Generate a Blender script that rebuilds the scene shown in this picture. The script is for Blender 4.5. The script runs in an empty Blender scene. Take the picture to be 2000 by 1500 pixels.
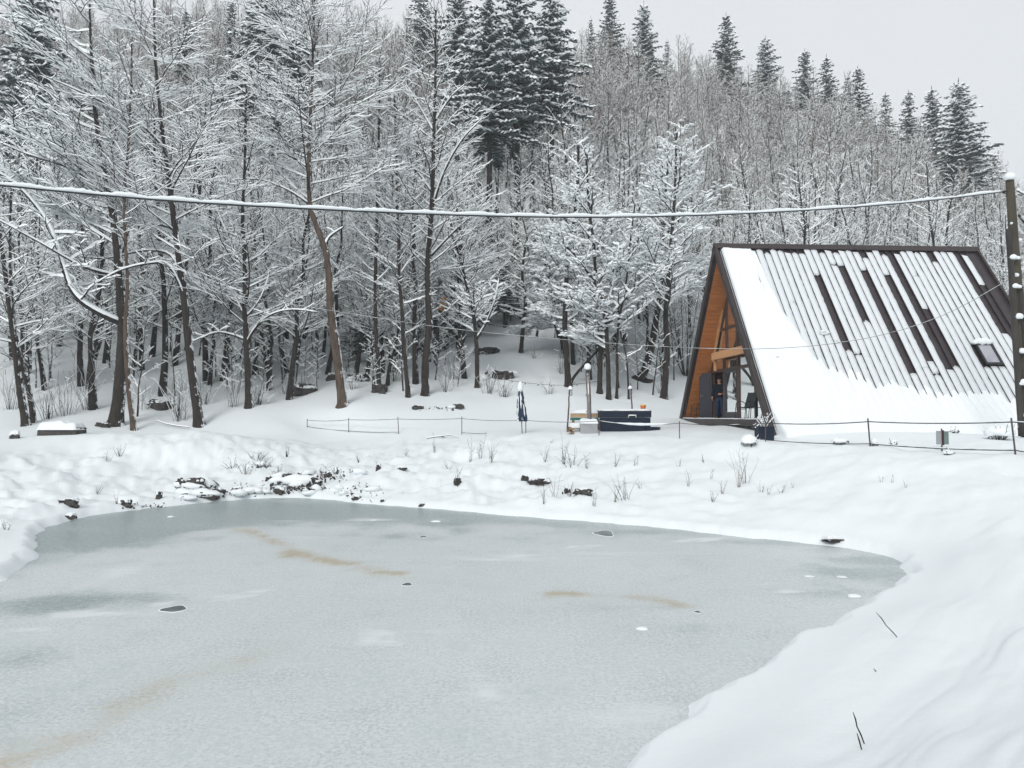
import bpy, math, random
import numpy as np
from mathutils import Vector as V, Matrix

# ------------------------------------------------------------------ camera, world, sun, exposure
sc = bpy.context.scene
COL = sc.collection
F = 1500.0                       # focal length in photograph pixels (2000 wide)
CAMZ = 2.5
HORIZON = 812.0
TILT = math.atan((HORIZON - 750.0) / F)
cam_d = bpy.data.cameras.new('camera')
cam_d.sensor_width = 36.0
cam_d.lens = 36.0 * F / 2000.0
cam_d.clip_end = 3000
cam = bpy.data.objects.new('camera', cam_d)
COL.objects.link(cam)
cam.location = (0, 0, CAMZ)
cam.rotation_euler = (math.pi / 2 + TILT, 0, 0)
sc.camera = cam

w = bpy.data.worlds.new('World')
sc.world = w
w.use_nodes = True
wn = w.node_tree.nodes
wl = w.node_tree.links
SUN_EL, SUN_AZ = math.radians(34), math.radians(200)
sky = wn.new('ShaderNodeTexSky')
sky.sky_type = 'NISHITA'
sky.sun_disc = False
sky.sun_elevation = SUN_EL
sky.sun_rotation = SUN_AZ
sky.air_density = 1.0
sky.dust_density = 3.0
hs = wn.new('ShaderNodeHueSaturation')
hs.inputs['Saturation'].default_value = 0.25
wl.new(sky.outputs[0], hs.inputs['Color'])
bw = wn.new('ShaderNodeMix')
bw.data_type = 'RGBA'
tc = wn.new('ShaderNodeTexCoord')
cn = wn.new('ShaderNodeTexNoise')
cn.inputs['Scale'].default_value = 1.6
cn.inputs['Detail'].default_value = 4
wl.new(tc.outputs['Generated'], cn.inputs['Vector'])
cr = wn.new('ShaderNodeValToRGB')
cr.color_ramp.elements[0].position = 0.3
cr.color_ramp.elements[0].color = (7.75, 8.15, 8.55, 1)
cr.color_ramp.elements[1].position = 0.7
cr.color_ramp.elements[1].color = (8.7, 9.0, 9.25, 1)
wl.new(cn.outputs['Fac'], cr.inputs['Fac'])
bw.inputs[0].default_value = 0.9
wl.new(hs.outputs[0], bw.inputs[6])
wl.new(cr.outputs[0], bw.inputs[7])
wl.new(bw.outputs[2], wn['Background'].inputs['Color'])
wn['Background'].inputs['Strength'].default_value = 0.0935

sl = bpy.data.lights.new('sun', 'SUN')
sl.energy = 1.75
sl.angle = math.radians(22)
sl.color = (1.0, 0.98, 0.95)
so = bpy.data.objects.new('sun', sl)
COL.objects.link(so)
so.rotation_euler = (math.pi / 2 - SUN_EL, 0, math.radians(180) - SUN_AZ)
sc.view_settings.view_transform = 'Standard'
sc.view_settings.look = 'None'
sc.view_settings.exposure = 0.07
sc.view_settings.gamma = 1.0
sc.view_settings.use_curve_mapping = False
sc.cycles.max_bounces = 10
sc.cycles.diffuse_bounces = 7
sc.cycles.glossy_bounces = 3
sc.cycles.transparent_max_bounces = 8
sc.cycles.volume_bounces = 1
sc.cycles.caustics_reflective = False
sc.cycles.caustics_refractive = False

R = random.Random(7)
CT, ST = math.cos(TILT), math.sin(TILT)


def at(px, py, Y):
    """the point at forward distance Y whose picture is the photograph's pixel (px, py)"""
    a, c = (px - 1000) / F, (750 - py) / F
    dy, dz = CT - c * ST, ST + c * CT
    k = Y / dy
    return V((a * k, Y, CAMZ + dz * k))


def atz(px, py, z):
    a, c = (px - 1000) / F, (750 - py) / F
    dy, dz = CT - c * ST, ST + c * CT
    k = (z - CAMZ) / dz
    return V((a * k, dy * k, z))


def xof(px, Y):
    return at(px, 800, Y).x


# ------------------------------------------------------------------ numpy noise
def _hash(ix, iy, seed):
    n = (ix.astype(np.int64) * 374761393 + iy.astype(np.int64) * 668265263 + seed * 974711) & 0x7fffffff
    n = ((n ^ (n >> 13)) * 1274126177) & 0x7fffffff
    n = (n ^ (n >> 16)) & 0xffff
    return n / 65535.0


def vnoise(x, y, seed=0):
    ix, iy = np.floor(x), np.floor(y)
    fx, fy = x - ix, y - iy
    fx = fx * fx * fx * (fx * (fx * 6 - 15) + 10)
    fy = fy * fy * fy * (fy * (fy * 6 - 15) + 10)
    a = _hash(ix, iy, seed); b = _hash(ix + 1, iy, seed)
    c = _hash(ix, iy + 1, seed); d = _hash(ix + 1, iy + 1, seed)
    return (a * (1 - fx) + b * fx) * (1 - fy) + (c * (1 - fx) + d * fx) * fy - 0.5


def fbm(x, y, oct=4, seed=0):
    s, a = 0, 1.0
    for i in range(oct):
        ca, sa = math.cos(i * 1.1), math.sin(i * 1.1)
        s = s + a * vnoise(x * ca - y * sa, x * sa + y * ca, seed + i * 17)
        x, y, a = x * 2.03, y * 2.03, a * 0.5
    return s


def sstep(a, b, x):
    t = np.clip((x - a) / (b - a), 0, 1)
    return t * t * (3 - 2 * t)


# ------------------------------------------------------------------ objects
def tag(o, label=None, cat=None, group=None, kind=None):
    if label: o['label'] = label
    if cat: o['category'] = cat
    if group: o['group'] = group
    if kind: o['kind'] = kind
    return o


def link(name, data, parent=None, loc=None, rotz=None, scale=None):
    o = bpy.data.objects.new(name, data)
    COL.objects.link(o)
    if parent: o.parent = parent
    if loc is not None: o.location = loc
    if rotz is not None: o.rotation_euler = (0, 0, rotz)
    if scale is not None: o.scale = scale if hasattr(scale, '__len__') else (scale,) * 3
    return o


def thing(name, label, cat, loc=(0, 0, 0), rotz=0, group=None):
    return tag(link(name, None, None, loc, rotz), label, cat, group)


class MB:
    """collects shapes, then links them as one mesh object"""
    def __init__(s):
        s.v, s.f, s.m, s.sm = [], [], [], []

    def add(s, vs, fs, mi=0, smooth=False):
        b = len(s.v)
        s.v.extend(vs)
        for f in fs:
            s.f.append(tuple(b + i for i in f)); s.m.append(mi); s.sm.append(smooth)

    def box(s, a, b, mi=0, mat=None):
        x0, y0, z0 = a; x1, y1, z1 = b
        vs = [V(p) for p in ((x0,y0,z0),(x1,y0,z0),(x1,y1,z0),(x0,y1,z0),(x0,y0,z1),(x1,y0,z1),(x1,y1,z1),(x0,y1,z1))]
        if mat is not None: vs = [mat @ p for p in vs]
        s.add(vs, [(0,3,2,1),(4,5,6,7),(0,1,5,4),(1,2,6,5),(2,3,7,6),(3,0,4,7)], mi)
        return s

    def bar(s, p, q, w, h, mi=0, up=(0, 0, 1)):
        """box along p-q, w wide sideways, h tall"""
        p, q = V(p), V(q); t = (q - p).normalized(); up = V(up)
        sd = t.cross(up)
        if sd.length < 1e-3: sd = t.cross(V((0, 1, 0)))
        sd.normalize(); u = sd.cross(t)
        vs = []
        for c in (p, q):
            for a, b in ((-1,-1),(1,-1),(1,1),(-1,1)):
                vs.append(c + sd * (a * w / 2) + u * (b * h / 2))
        s.add(vs, [(0,1,2,3),(7,6,5,4),(0,4,5,1),(1,5,6,2),(2,6,7,3),(3,7,4,0)], mi)
        return s

    def tube(s, pts, rad, n=6, mi=0, cap=True, smooth=True, jit=0, rnd=None):
        b = len(s.v); k = len(pts)
        ref = None
        for i, p in enumerate(pts):
            t = (pts[min(i + 1, k - 1)] - pts[max(i - 1, 0)]).normalized()
            if ref is None:
                ref = V((1, 0, 0)) if abs(t.x) < 0.8 else V((0, 1, 0))
            sd = (ref - t * ref.dot(t)).normalized(); u = t.cross(sd); ref = sd
            r = rad[i] if hasattr(rad, '__len__') else rad
            for j in range(n):
                a = 2 * math.pi * j / n
                rr = r * (1 + (rnd.uniform(-jit, jit) if jit else 0))
                s.v.append(p + sd * (math.cos(a) * rr) + u * (math.sin(a) * rr))
        for i in range(k - 1):
            for j in range(n):
                j2 = (j + 1) % n
                s.f.append((b + i*n + j, b + i*n + j2, b + (i+1)*n + j2, b + (i+1)*n + j)); s.m.append(mi); s.sm.append(smooth)
        if cap:
            s.f.append(tuple(b + j for j in range(n))[::-1]); s.m.append(mi); s.sm.append(False)
            s.f.append(tuple(b + (k-1)*n + j for j in range(n))); s.m.append(mi); s.sm.append(False)
        return s

    def lathe(s, prof, n=16, mi=0, c=(0, 0, 0), smooth=True, squash=1.0):
        b = len(s.v); k = len(prof); c = V(c)
        for r, z in prof:
            for j in range(n):
                a = 2 * math.pi * j / n
                s.v.append(c + V((r * math.cos(a), r * math.sin(a) * squash, z)))
        for i in range(k - 1):
            for j in range(n):
                j2 = (j + 1) % n
                s.f.append((b + i*n + j, b + i*n + j2, b + (i+1)*n + j2, b + (i+1)*n + j)); s.m.append(mi); s.sm.append(smooth)
        if prof[0][0] > 1e-4:
            s.f.append(tuple(b + j for j in range(n))[::-1]); s.m.append(mi); s.sm.append(False)
        if prof[-1][0] > 1e-4:
            s.f.append(tuple(b + (k-1)*n + j for j in range(n))); s.m.append(mi); s.sm.append(False)
        return s

    def twig(s, pts, rad, snow, mb=0, ms=1):
        """four-cornered twig: bark below, a ridge of snow lying along its top"""
        b = len(s.v); k = len(pts); v = s.v
        for i in range(k):
            p = pts[i]
            a = pts[i - 1] if i else p
            c = pts[i + 1] if i < k - 1 else p
            tx, ty, tz = c.x - a.x, c.y - a.y, c.z - a.z
            hz = math.hypot(tx, ty); ln = math.sqrt(hz * hz + tz * tz) or 1
            if hz < 1e-4: sx, sy, h = 1.0, 0.0, 0.0
            else: sx, sy, h = ty / hz, -tx / hz, hz / ln
            # up perpendicular to the run
            if hz < 1e-4: ux, uy, uz = 0.0, 1.0, 0.0
            else: ux, uy, uz = -tx / hz * tz / ln, -ty / hz * tz / ln, h
            r = rad[i]
            sn = snow[i] * min(1.0, h * 1.6 + .06)
            ws = r + sn * 0.16
            v.append(V((p.x + sx * ws, p.y + sy * ws, p.z)))
            v.append(V((p.x - ux * r, p.y - uy * r, p.z - uz * r)))
            v.append(V((p.x - sx * ws, p.y - sy * ws, p.z)))
            q = r + sn
            v.append(V((p.x + ux * r, p.y + uy * r, p.z + uz * r + sn * 1.2)))
        F_, M_, S_ = s.f, s.m, s.sm
        for i in range(k - 1):
            o = b + 4 * i
            F_.append((o, o+1, o+5, o+4)); M_.append(mb)
            F_.append((o+1, o+2, o+6, o+5)); M_.append(mb)
            F_.append((o+2, o+3, o+7, o+6)); M_.append(ms)
            F_.append((o+3, o, o+4, o+7)); M_.append(ms)
            S_.extend((False,) * 4)

    def blob(s, c, rx, ry, rz, mi=0):
        c = V(c)
        s.add([c + V(p) for p in ((rx,0,0),(0,ry,0),(-rx,0,0),(0,-ry,0),(0,0,rz),(0,0,-rz*.6))],
              [(0,1,4),(1,2,4),(2,3,4),(3,0,4),(1,0,5),(2,1,5),(3,2,5),(0,3,5)], mi, True)

    def mesh(s, name, mats):
        me = bpy.data.meshes.new(name)
        nv = len(s.v)
        me.vertices.add(nv)
        me.vertices.foreach_set('co', np.array([c for p in s.v for c in (p[0], p[1], p[2])], dtype=np.float32))
        ls = [len(f) for f in s.f]
        me.loops.add(sum(ls)); me.polygons.add(len(s.f))
        me.loops.foreach_set('vertex_index', np.array([i for f in s.f for i in f], dtype=np.int32))
        st = np.zeros(len(ls), dtype=np.int32); st[1:] = np.cumsum(ls)[:-1]
        me.polygons.foreach_set('loop_start', st)
        me.polygons.foreach_set('material_index', np.array(s.m, dtype=np.int32))
        me.polygons.foreach_set('use_smooth', np.array(s.sm, dtype=bool))
        for m in (mats if isinstance(mats, (list, tuple)) else [mats]): me.materials.append(m)
        me.update(calc_edges=True)
        return me

    def build(s, name, mats, parent=None, loc=None, rotz=None):
        return link(name, s.mesh(name, mats), parent, loc, rotz)


# ------------------------------------------------------------------ materials
def mat(name, col, rough=0.6, metal=0.0, noise=None, bump=0.0, bscale=20, col2=None, spec=0.5, coord='Object', stretch=None):
    m = bpy.data.materials.new(name); m.use_nodes = True
    n, l = m.node_tree.nodes, m.node_tree.links
    p = n['Principled BSDF']
    p.inputs['Roughness'].default_value = rough
    p.inputs['Metallic'].default_value = metal
    p.inputs['Specular IOR Level'].default_value = spec
    p.inputs['Base Color'].default_value = (*col, 1)
    t = n.new('ShaderNodeTexCoord'); mp = n.new('ShaderNodeMapping')
    if stretch: mp.inputs['Scale'].default_value = stretch
    l.new(t.outputs[coord], mp.inputs['Vector'])
    if col2 is not None:
        nz = n.new('ShaderNodeTexNoise'); nz.inputs['Scale'].default_value = noise or 5; nz.inputs['Detail'].default_value = 6
        nz.inputs['Roughness'].default_value = 0.65
        l.new(mp.outputs[0], nz.inputs['Vector'])
        r = n.new('ShaderNodeValToRGB')
        r.color_ramp.elements[0].position = 0.33; r.color_ramp.elements[0].color = (*col, 1)
        r.color_ramp.elements[1].position = 0.67; r.color_ramp.elements[1].color = (*col2, 1)
        l.new(nz.outputs['Fac'], r.inputs['Fac']); l.new(r.outputs[0], p.inputs['Base Color'])
    if bump:
        nb = n.new('ShaderNodeTexNoise'); nb.inputs['Scale'].default_value = bscale; nb.inputs['Detail'].default_value = 5
        l.new(mp.outputs[0], nb.inputs['Vector'])
        b = n.new('ShaderNodeBump'); b.inputs['Strength'].default_value = bump; b.inputs['Distance'].default_value = 0.02
        l.new(nb.outputs['Fac'], b.inputs['Height']); l.new(b.outputs[0], p.inputs['Normal'])
    return m


def bark_mat(name, c1, c2, snowy=0.5, side=(0.95, 0.05, 0.3)):
    """furrowed bark with snow blown against its weather side"""
    m = mat(name, c1, 0.9, noise=9, col2=c2, bump=0.8, bscale=14, stretch=(1, 1, 0.25))
    n, l = m.node_tree.nodes, m.node_tree.links
    p = n['Principled BSDF']
    src = p.inputs['Base Color'].links[0].from_socket
    g = n.new('ShaderNodeNewGeometry')
    d = n.new('ShaderNodeVectorMath'); d.operation = 'DOT_PRODUCT'; d.inputs[1].default_value = V(side).normalized()
    l.new(g.outputs['True Normal'], d.inputs[0])
    t = n.new('ShaderNodeTexCoord')
    nz = n.new('ShaderNodeTexNoise'); nz.inputs['Scale'].default_value = 3.2; nz.inputs['Detail'].default_value = 5; nz.inputs['Roughness'].default_value = .7
    l.new(t.outputs['Object'], nz.inputs['Vector'])
    a = n.new('ShaderNodeMath'); a.operation = 'MULTIPLY_ADD'; a.inputs[1].default_value = 1.0
    l.new(d.outputs['Value'], a.inputs[0])
    k = n.new('ShaderNodeMath'); k.operation = 'MULTIPLY'; k.inputs[1].default_value = 2.2
    l.new(nz.outputs['Fac'], k.inputs[0]); l.new(k.outputs[0], a.inputs[2])
    r = n.new('ShaderNodeValToRGB')
    r.color_ramp.elements[0].position = 0; r.color_ramp.elements[0].color = (0, 0, 0, 1)
    r.color_ramp.elements[1].position = 1; r.color_ramp.elements[1].color = (1, 1, 1, 1)
    mr = n.new('ShaderNodeMapRange'); mr.inputs[1].default_value = 2.25 - snowy; mr.inputs[2].default_value = 2.35 - snowy
    l.new(a.outputs[0], mr.inputs[0])
    mx = n.new('ShaderNodeMix'); mx.data_type = 'RGBA'
    l.new(mr.outputs[0], mx.inputs[0]); l.new(src, mx.inputs[6]); mx.inputs[7].default_value = (0.8, 0.82, 0.84, 1)
    l.new(mx.outputs[2], p.inputs['Base Color'])
    return m


def snow_mat(name, col=(0.83, 0.86, 0.88), bump=0.35, scale=9):
    m = bpy.data.materials.new(name); m.use_nodes = True
    n, l = m.node_tree.nodes, m.node_tree.links
    p = n['Principled BSDF']
    p.inputs['Base Color'].default_value = (*col, 1)
    p.inputs['Roughness'].default_value = 0.75
    p.inputs['Specular IOR Level'].default_value = 0.25
    t = n.new('ShaderNodeTexCoord')
    a = n.new('ShaderNodeTexNoise'); a.inputs['Scale'].default_value = scale; a.inputs['Detail'].default_value = 3; a.inputs['Roughness'].default_value = .5
    b = n.new('ShaderNodeTexNoise'); b.inputs['Scale'].default_value = scale * 14; b.inputs['Detail'].default_value = 2
    l.new(t.outputs['Object'], a.inputs['Vector']); l.new(t.outputs['Object'], b.inputs['Vector'])
    k = n.new('ShaderNodeMath'); k.operation = 'MULTIPLY_ADD'; k.inputs[1].default_value = 0.30
    l.new(b.outputs['Fac'], k.inputs[0]); l.new(a.outputs['Fac'], k.inputs[2])
    bp = n.new('ShaderNodeBump'); bp.inputs['Strength'].default_value = bump; bp.inputs['Distance'].default_value = 0.035
    l.new(k.outputs[0], bp.inputs['Height']); l.new(bp.outputs[0], p.inputs['Normal'])
    return m


M_SNOW = snow_mat('snow', (0.80, 0.835, 0.85))
M_GROUND = snow_mat('snow ground', (0.765, 0.805, 0.82), 0.3, 2.6)
M_TSNOW = mat('snow on branches', (0.85, 0.88, 0.89), 0.8, spec=0.2)
M_BARK = bark_mat('dark bark', (0.010, 0.008, 0.007), (0.036, 0.028, 0.022), 0.22)
M_BARK2 = bark_mat('brown bark', (0.035, 0.025, 0.019), (0.115, 0.080, 0.058), 0.26)
M_BARKF = bark_mat('hill bark', (0.009, 0.008, 0.007), (0.034, 0.028, 0.024), 0.20)
M_TWIG = mat('twig bark', (0.009, 0.007, 0.006), 0.9, noise=1.5, col2=(0.028, 0.022, 0.018))
M_TWIGB = mat('russet twig', (0.058, 0.038, 0.030), 0.9, noise=0.8, col2=(0.15, 0.096, 0.072))
M_LEAF = mat('withered leaf', (0.20, 0.085, 0.045), 0.8, noise=3, col2=(0.30, 0.15, 0.09))
M_NEEDLE = mat('spruce needles', (0.026, 0.042, 0.042), 0.8, noise=1.2, col2=(0.06, 0.085, 0.082))
M_ROCK = mat('wet dark stone', (0.022, 0.02, 0.021), 0.75, noise=6, col2=(0.075, 0.066, 0.06), bump=0.8, bscale=12)
M_WEED = mat('dead weed', (0.10, 0.075, 0.055), 0.9, noise=4, col2=(0.2, 0.16, 0.12))

# ------------------------------------------------------------------ the lie of the land
OUT_PX = [(0,1143),(38,1112),(75,1088),(66,1072),(80,1062),(62,1046),(95,1028),(150,1012),(240,998),(350,987),(450,977),(560,971),(650,976),(730,986),
          (830,992),(930,1001),(1050,1012),(1170,1020),(1290,1030),(1400,1044),(1520,1056),(1620,1067),(1700,1079),(1745,1092),
          (1768,1110),(1766,1133),(1742,1150),(1712,1165),(1700,1188),(1650,1212),(1600,1236),(1540,1256),(1502,1288),(1448,1324),
          (1405,1362),(1352,1388),(1330,1416),(1285,1455),(1222,1500)]
POND = [tuple(atz(x, y, 0.0)[:2]) for x, y in OUT_PX]
POND += [(-0.1, 4.2), (-1.3, 3.0), (-4.0, 2.0), (-9.0, 1.6), (-14.0, 3.0), (-14.5, 6.0), (-11.5, 8.6), (-9.2, 10.2)]
PA = np.array(POND)


def smooth_poly(P, it=2):
    for _ in range(it):
        Q = np.roll(P, -1, axis=0)
        P = np.stack([P * .75 + Q * .25, P * .25 + Q * .75], 1).reshape(-1, 2)
    return P


PA = smooth_poly(PA, 1)


def pond_sd(x, y):
    """signed distance to the pond's edge, positive on land"""
    x = np.asarray(x, float); y = np.asarray(y, float)
    d = np.full(x.shape, 1e9); inside = np.zeros(x.shape, bool)
    n = len(PA)
    for i in range(n):
        ax, ay = PA[i]; bx, by = PA[(i + 1) % n]
        ex, ey = bx - ax, by - ay
        t = np.clip(((x - ax) * ex + (y - ay) * ey) / (ex * ex + ey * ey), 0, 1)
        d = np.minimum(d, (x - ax - t * ex) ** 2 + (y - ay - t * ey) ** 2)
        c = ((ay > y) != (by > y)) & (x < (bx - ax) * (y - ay) / ((by - ay) if by != ay else 1e-9) + ax)
        inside ^= c
    d = np.sqrt(d)
    return np.where(inside, -d, d)


ctrl = []
def C(px, py, Y): p = at(px, py, Y); ctrl.append((p.x, p.y, p.z))
for i in range(0, len(POND), 2): ctrl.append((POND[i][0], POND[i][1], 0.12))
FENCE = [(600,850,35.5),(681,853,34.8),(779,850,34.0),(902,850,33.0),(1027,846,31.5),(1170,849,29.3),(1327,858,26.8),(1495,866,24.0),(1700,873,21.3),(1984,888,18.0)]
for p in FENCE: C(*p)
for p in ((450,868,33),(300,878,31),(150,885,28),(0,905,24),(-200,930,21), (100,850,31),(0,845,33),(390,833,30.5),(240,835,30),(560,822,35),
          (670,792,36.5),(760,782,38.5),(830,772,40),(932,757,42),(1000,800,38),(1110,765,40),(1205,781,40),(1245,745,46),(1295,776,42),
          (1018,692,52),(985,640,60),(900,640,58),(1100,680,54),(700,735,43),(590,770,41),(485,797,37),(50,832,32),(130,812,36),(320,800,37),
          (1150,842,31),(1240,844,31),(1050,838,34),(820,835,34.6),(700,822,35.4),(880,790,38),(1330,830,33),(1420,836,28.5),(1560,848,25.5),
          (1800,848,24.5),(1990,855,22.5),(2150,870,21),(2600,880,20),(1600,800,44),(1850,790,44),(1400,800,42),(-200,840,34)): C(*p)
# mid bank
for p in ((300,930,26.5),(560,900,28.5),(800,905,27.5),(1000,905,26),(1200,915,24),(1400,940,20.5),(1600,965,18),(1800,980,15.5),(1950,1010,14),(100,950,23)): C(*p)
# near right bank
for p in ((1900,1080,11.5),(2000,1200,8.2),(1850,1180,8.6),(1750,1300,6.6),(1650,1420,5.4),(1990,1400,5.0),(2300,1200,8.0),(2600,1050,12)): C(*p)
for p in ((0,0,0.92),(2,2,0.98),(1.2,3.6,0.72),(4,0,1.2),(0,-6,1.1),(-8,-5,1.2),(10,-5,1.5),(10,5,1.5),(20,8,1.7),(24,18,1.8),(-20,0,1.2),(-24,14,1.6),(-18,8,1.0),
          (0,-40,1.5),(40,-30,2),(-40,-30,2),(60,10,3),(-60,10,5),(0,-120,2),(120,-60,3),(-120,-60,3)): ctrl.append(p)
RIDGE = {-900: 44, 0: 48, 500: 48, 1000: 44, 1250: 41.5, 1500: 37, 1700: 31.5, 1900: 25.5, 2100: 19, 2900: 12}
for px, rz in RIDGE.items():
    for Y, f in ((60, .20), (75, .40), (95, .74), (115, 1.0), (128, 1.02), (160, .75), (260, .5)):
        if Y == 60 and 850 < px < 1300: continue
        ctrl.append((xof(px, Y), Y, CAMZ + rz * f))
for a in range(0, 360, 20):
    if 40 < a < 140: continue
    ctrl.append((300 * math.cos(math.radians(a)), 300 * math.sin(math.radians(a)), 8))
CP = np.array(ctrl)


def _phi(r2): return 0.5 * r2 * np.log(r2 + 1e-9)
_n = len(CP)
_K = _phi((CP[:, None, 0] - CP[None, :, 0]) ** 2 + (CP[:, None, 1] - CP[None, :, 1]) ** 2)
_K += np.eye(_n) * 2.0
_P = np.c_[np.ones(_n), CP[:, :2]]
_A = np.block([[_K, _P], [_P.T, np.zeros((3, 3))]])
_W = np.linalg.solve(_A, np.r_[CP[:, 2], 0, 0, 0])


def tps(x, y):
    out = _W[_n] + _W[_n + 1] * x + _W[_n + 2] * y
    for i in range(_n):
        out = out + _W[i] * _phi((x - CP[i, 0]) ** 2 + (y - CP[i, 1]) ** 2)
    return out


def ground(x, y):
    x = np.asarray(x, float); y = np.asarray(y, float)
    b = tps(x, y); d = pond_sd(x, y)
    r = np.hypot(x, y)
    far = sstep(34, 60, y)
    h = np.maximum(b, 0.10)
    pxl = x / np.maximum(y, 1) * F + 1000
    bank = sstep(0.05, 0.8, d) * (1 - sstep(6, 12, d)) * sstep(13, 18, y)
    leftb = 1 - sstep(900, 1500, pxl)
    lump = fbm(x * 0.45, y * 0.45, 3, 3) * 0.26 + fbm(x * 2.1, y * 2.1, 3, 9) * 0.14 * (0.55 + leftb) + fbm(x * 4.3 + fbm(x, y, 2, 77) * 2, y * 3.1, 2, 19) * 0.045 * (0.3 + leftb)
    bil = np.abs(fbm(x * 1.1 + fbm(x * .7, y * .7, 2, 78) * 1.5, y * 1.1, 3, 21)) * 0.20 * leftb * (0.4 + 1.2 * sstep(-.3, .4, fbm(x * .35, y * .35, 2, 79)))
    h = h + bank * (lump + bil)
    h = h + (1 - bank) * fbm(x * 0.3, y * 0.3, 2, 5) * 0.10 * sstep(0.3, 3, d) * (0.25 + 0.75 * sstep(12, 20, y))
    drift = fbm((x * 0.8 - y * 0.6) * 0.9, (x * 0.6 + y * 0.8) * 0.22, 3, 31)
    drift = drift + .35 * np.abs(fbm((x * 0.7 - y * 0.7) * 2.2 + drift, (x * 0.7 + y * 0.7) * 0.35, 3, 33))
    h = h + drift * 0.20 * sstep(0.3, 2, d) * (1 - sstep(12, 20, y))
    h = h + far * (fbm(x * 0.12, y * 0.12, 3, 41) * 1.6 + fbm(x * 0.7, y * 0.7, 3, 43) * 0.35)
    # a soft snow lip at the water's edge
    edge = np.clip(0.9 * d + fbm(x * 1.9, y * 1.9, 4, 51) * 0.13, -0.5, 0.16)
    h = edge + (h - 0.14) * sstep(0.0, 0.9, d) * (d > 0)
    return np.where(d > 0, h, edge)


def gz(x, y): return float(ground(np.array([x]), np.array([y]))[0])


def grid_mesh(name, X, Y, Z, m, wrap=False):
    nr, nc = X.shape
    me = bpy.data.meshes.new(name)
    me.vertices.add(nr * nc)
    me.vertices.foreach_set('co', np.stack([X, Y, Z], -1).astype(np.float32).ravel())
    i = np.arange(nr - 1)[:, None] * nc; cidx = np.arange(nc if wrap else nc - 1)[None, :]
    c2 = (cidx + 1) % nc
    q = np.stack([i + cidx, i + c2, i + nc + c2, i + nc + cidx], -1).reshape(-1, 4)
    me.loops.add(q.size); me.polygons.add(len(q))
    me.loops.foreach_set('vertex_index', q.astype(np.int32).ravel())
    me.polygons.foreach_set('loop_start', np.arange(len(q), dtype=np.int32) * 4)
    me.polygons.foreach_set('use_smooth', np.ones(len(q), bool))
    me.materials.append(m)
    me.update(calc_edges=True)
    return me


# the snow-covered ground: one sheet, finer where it is nearer to the pond
ang = np.r_[np.linspace(-50, 50, 540), np.linspace(50, 310, 90)[1:-1]]
ang = np.radians(90 - ang)
rad = np.r_[0.05, 0.6, np.geomspace(1.2, 45, 370), np.geomspace(45, 135, 70)[1:], np.geomspace(135, 900, 14)[1:]]
RR, AA = np.meshgrid(rad, ang, indexing='ij')
GX, GY = RR * np.cos(AA), RR * np.sin(AA)
GZ = ground(GX, GY)
far_f = sstep(260, 420, np.hypot(GX, GY))
GZ = GZ * (1 - far_f) + 8 * far_f
g = link('ground', grid_mesh('ground', GX, GY, GZ, M_GROUND, True))
tag(g, kind='structure')

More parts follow.
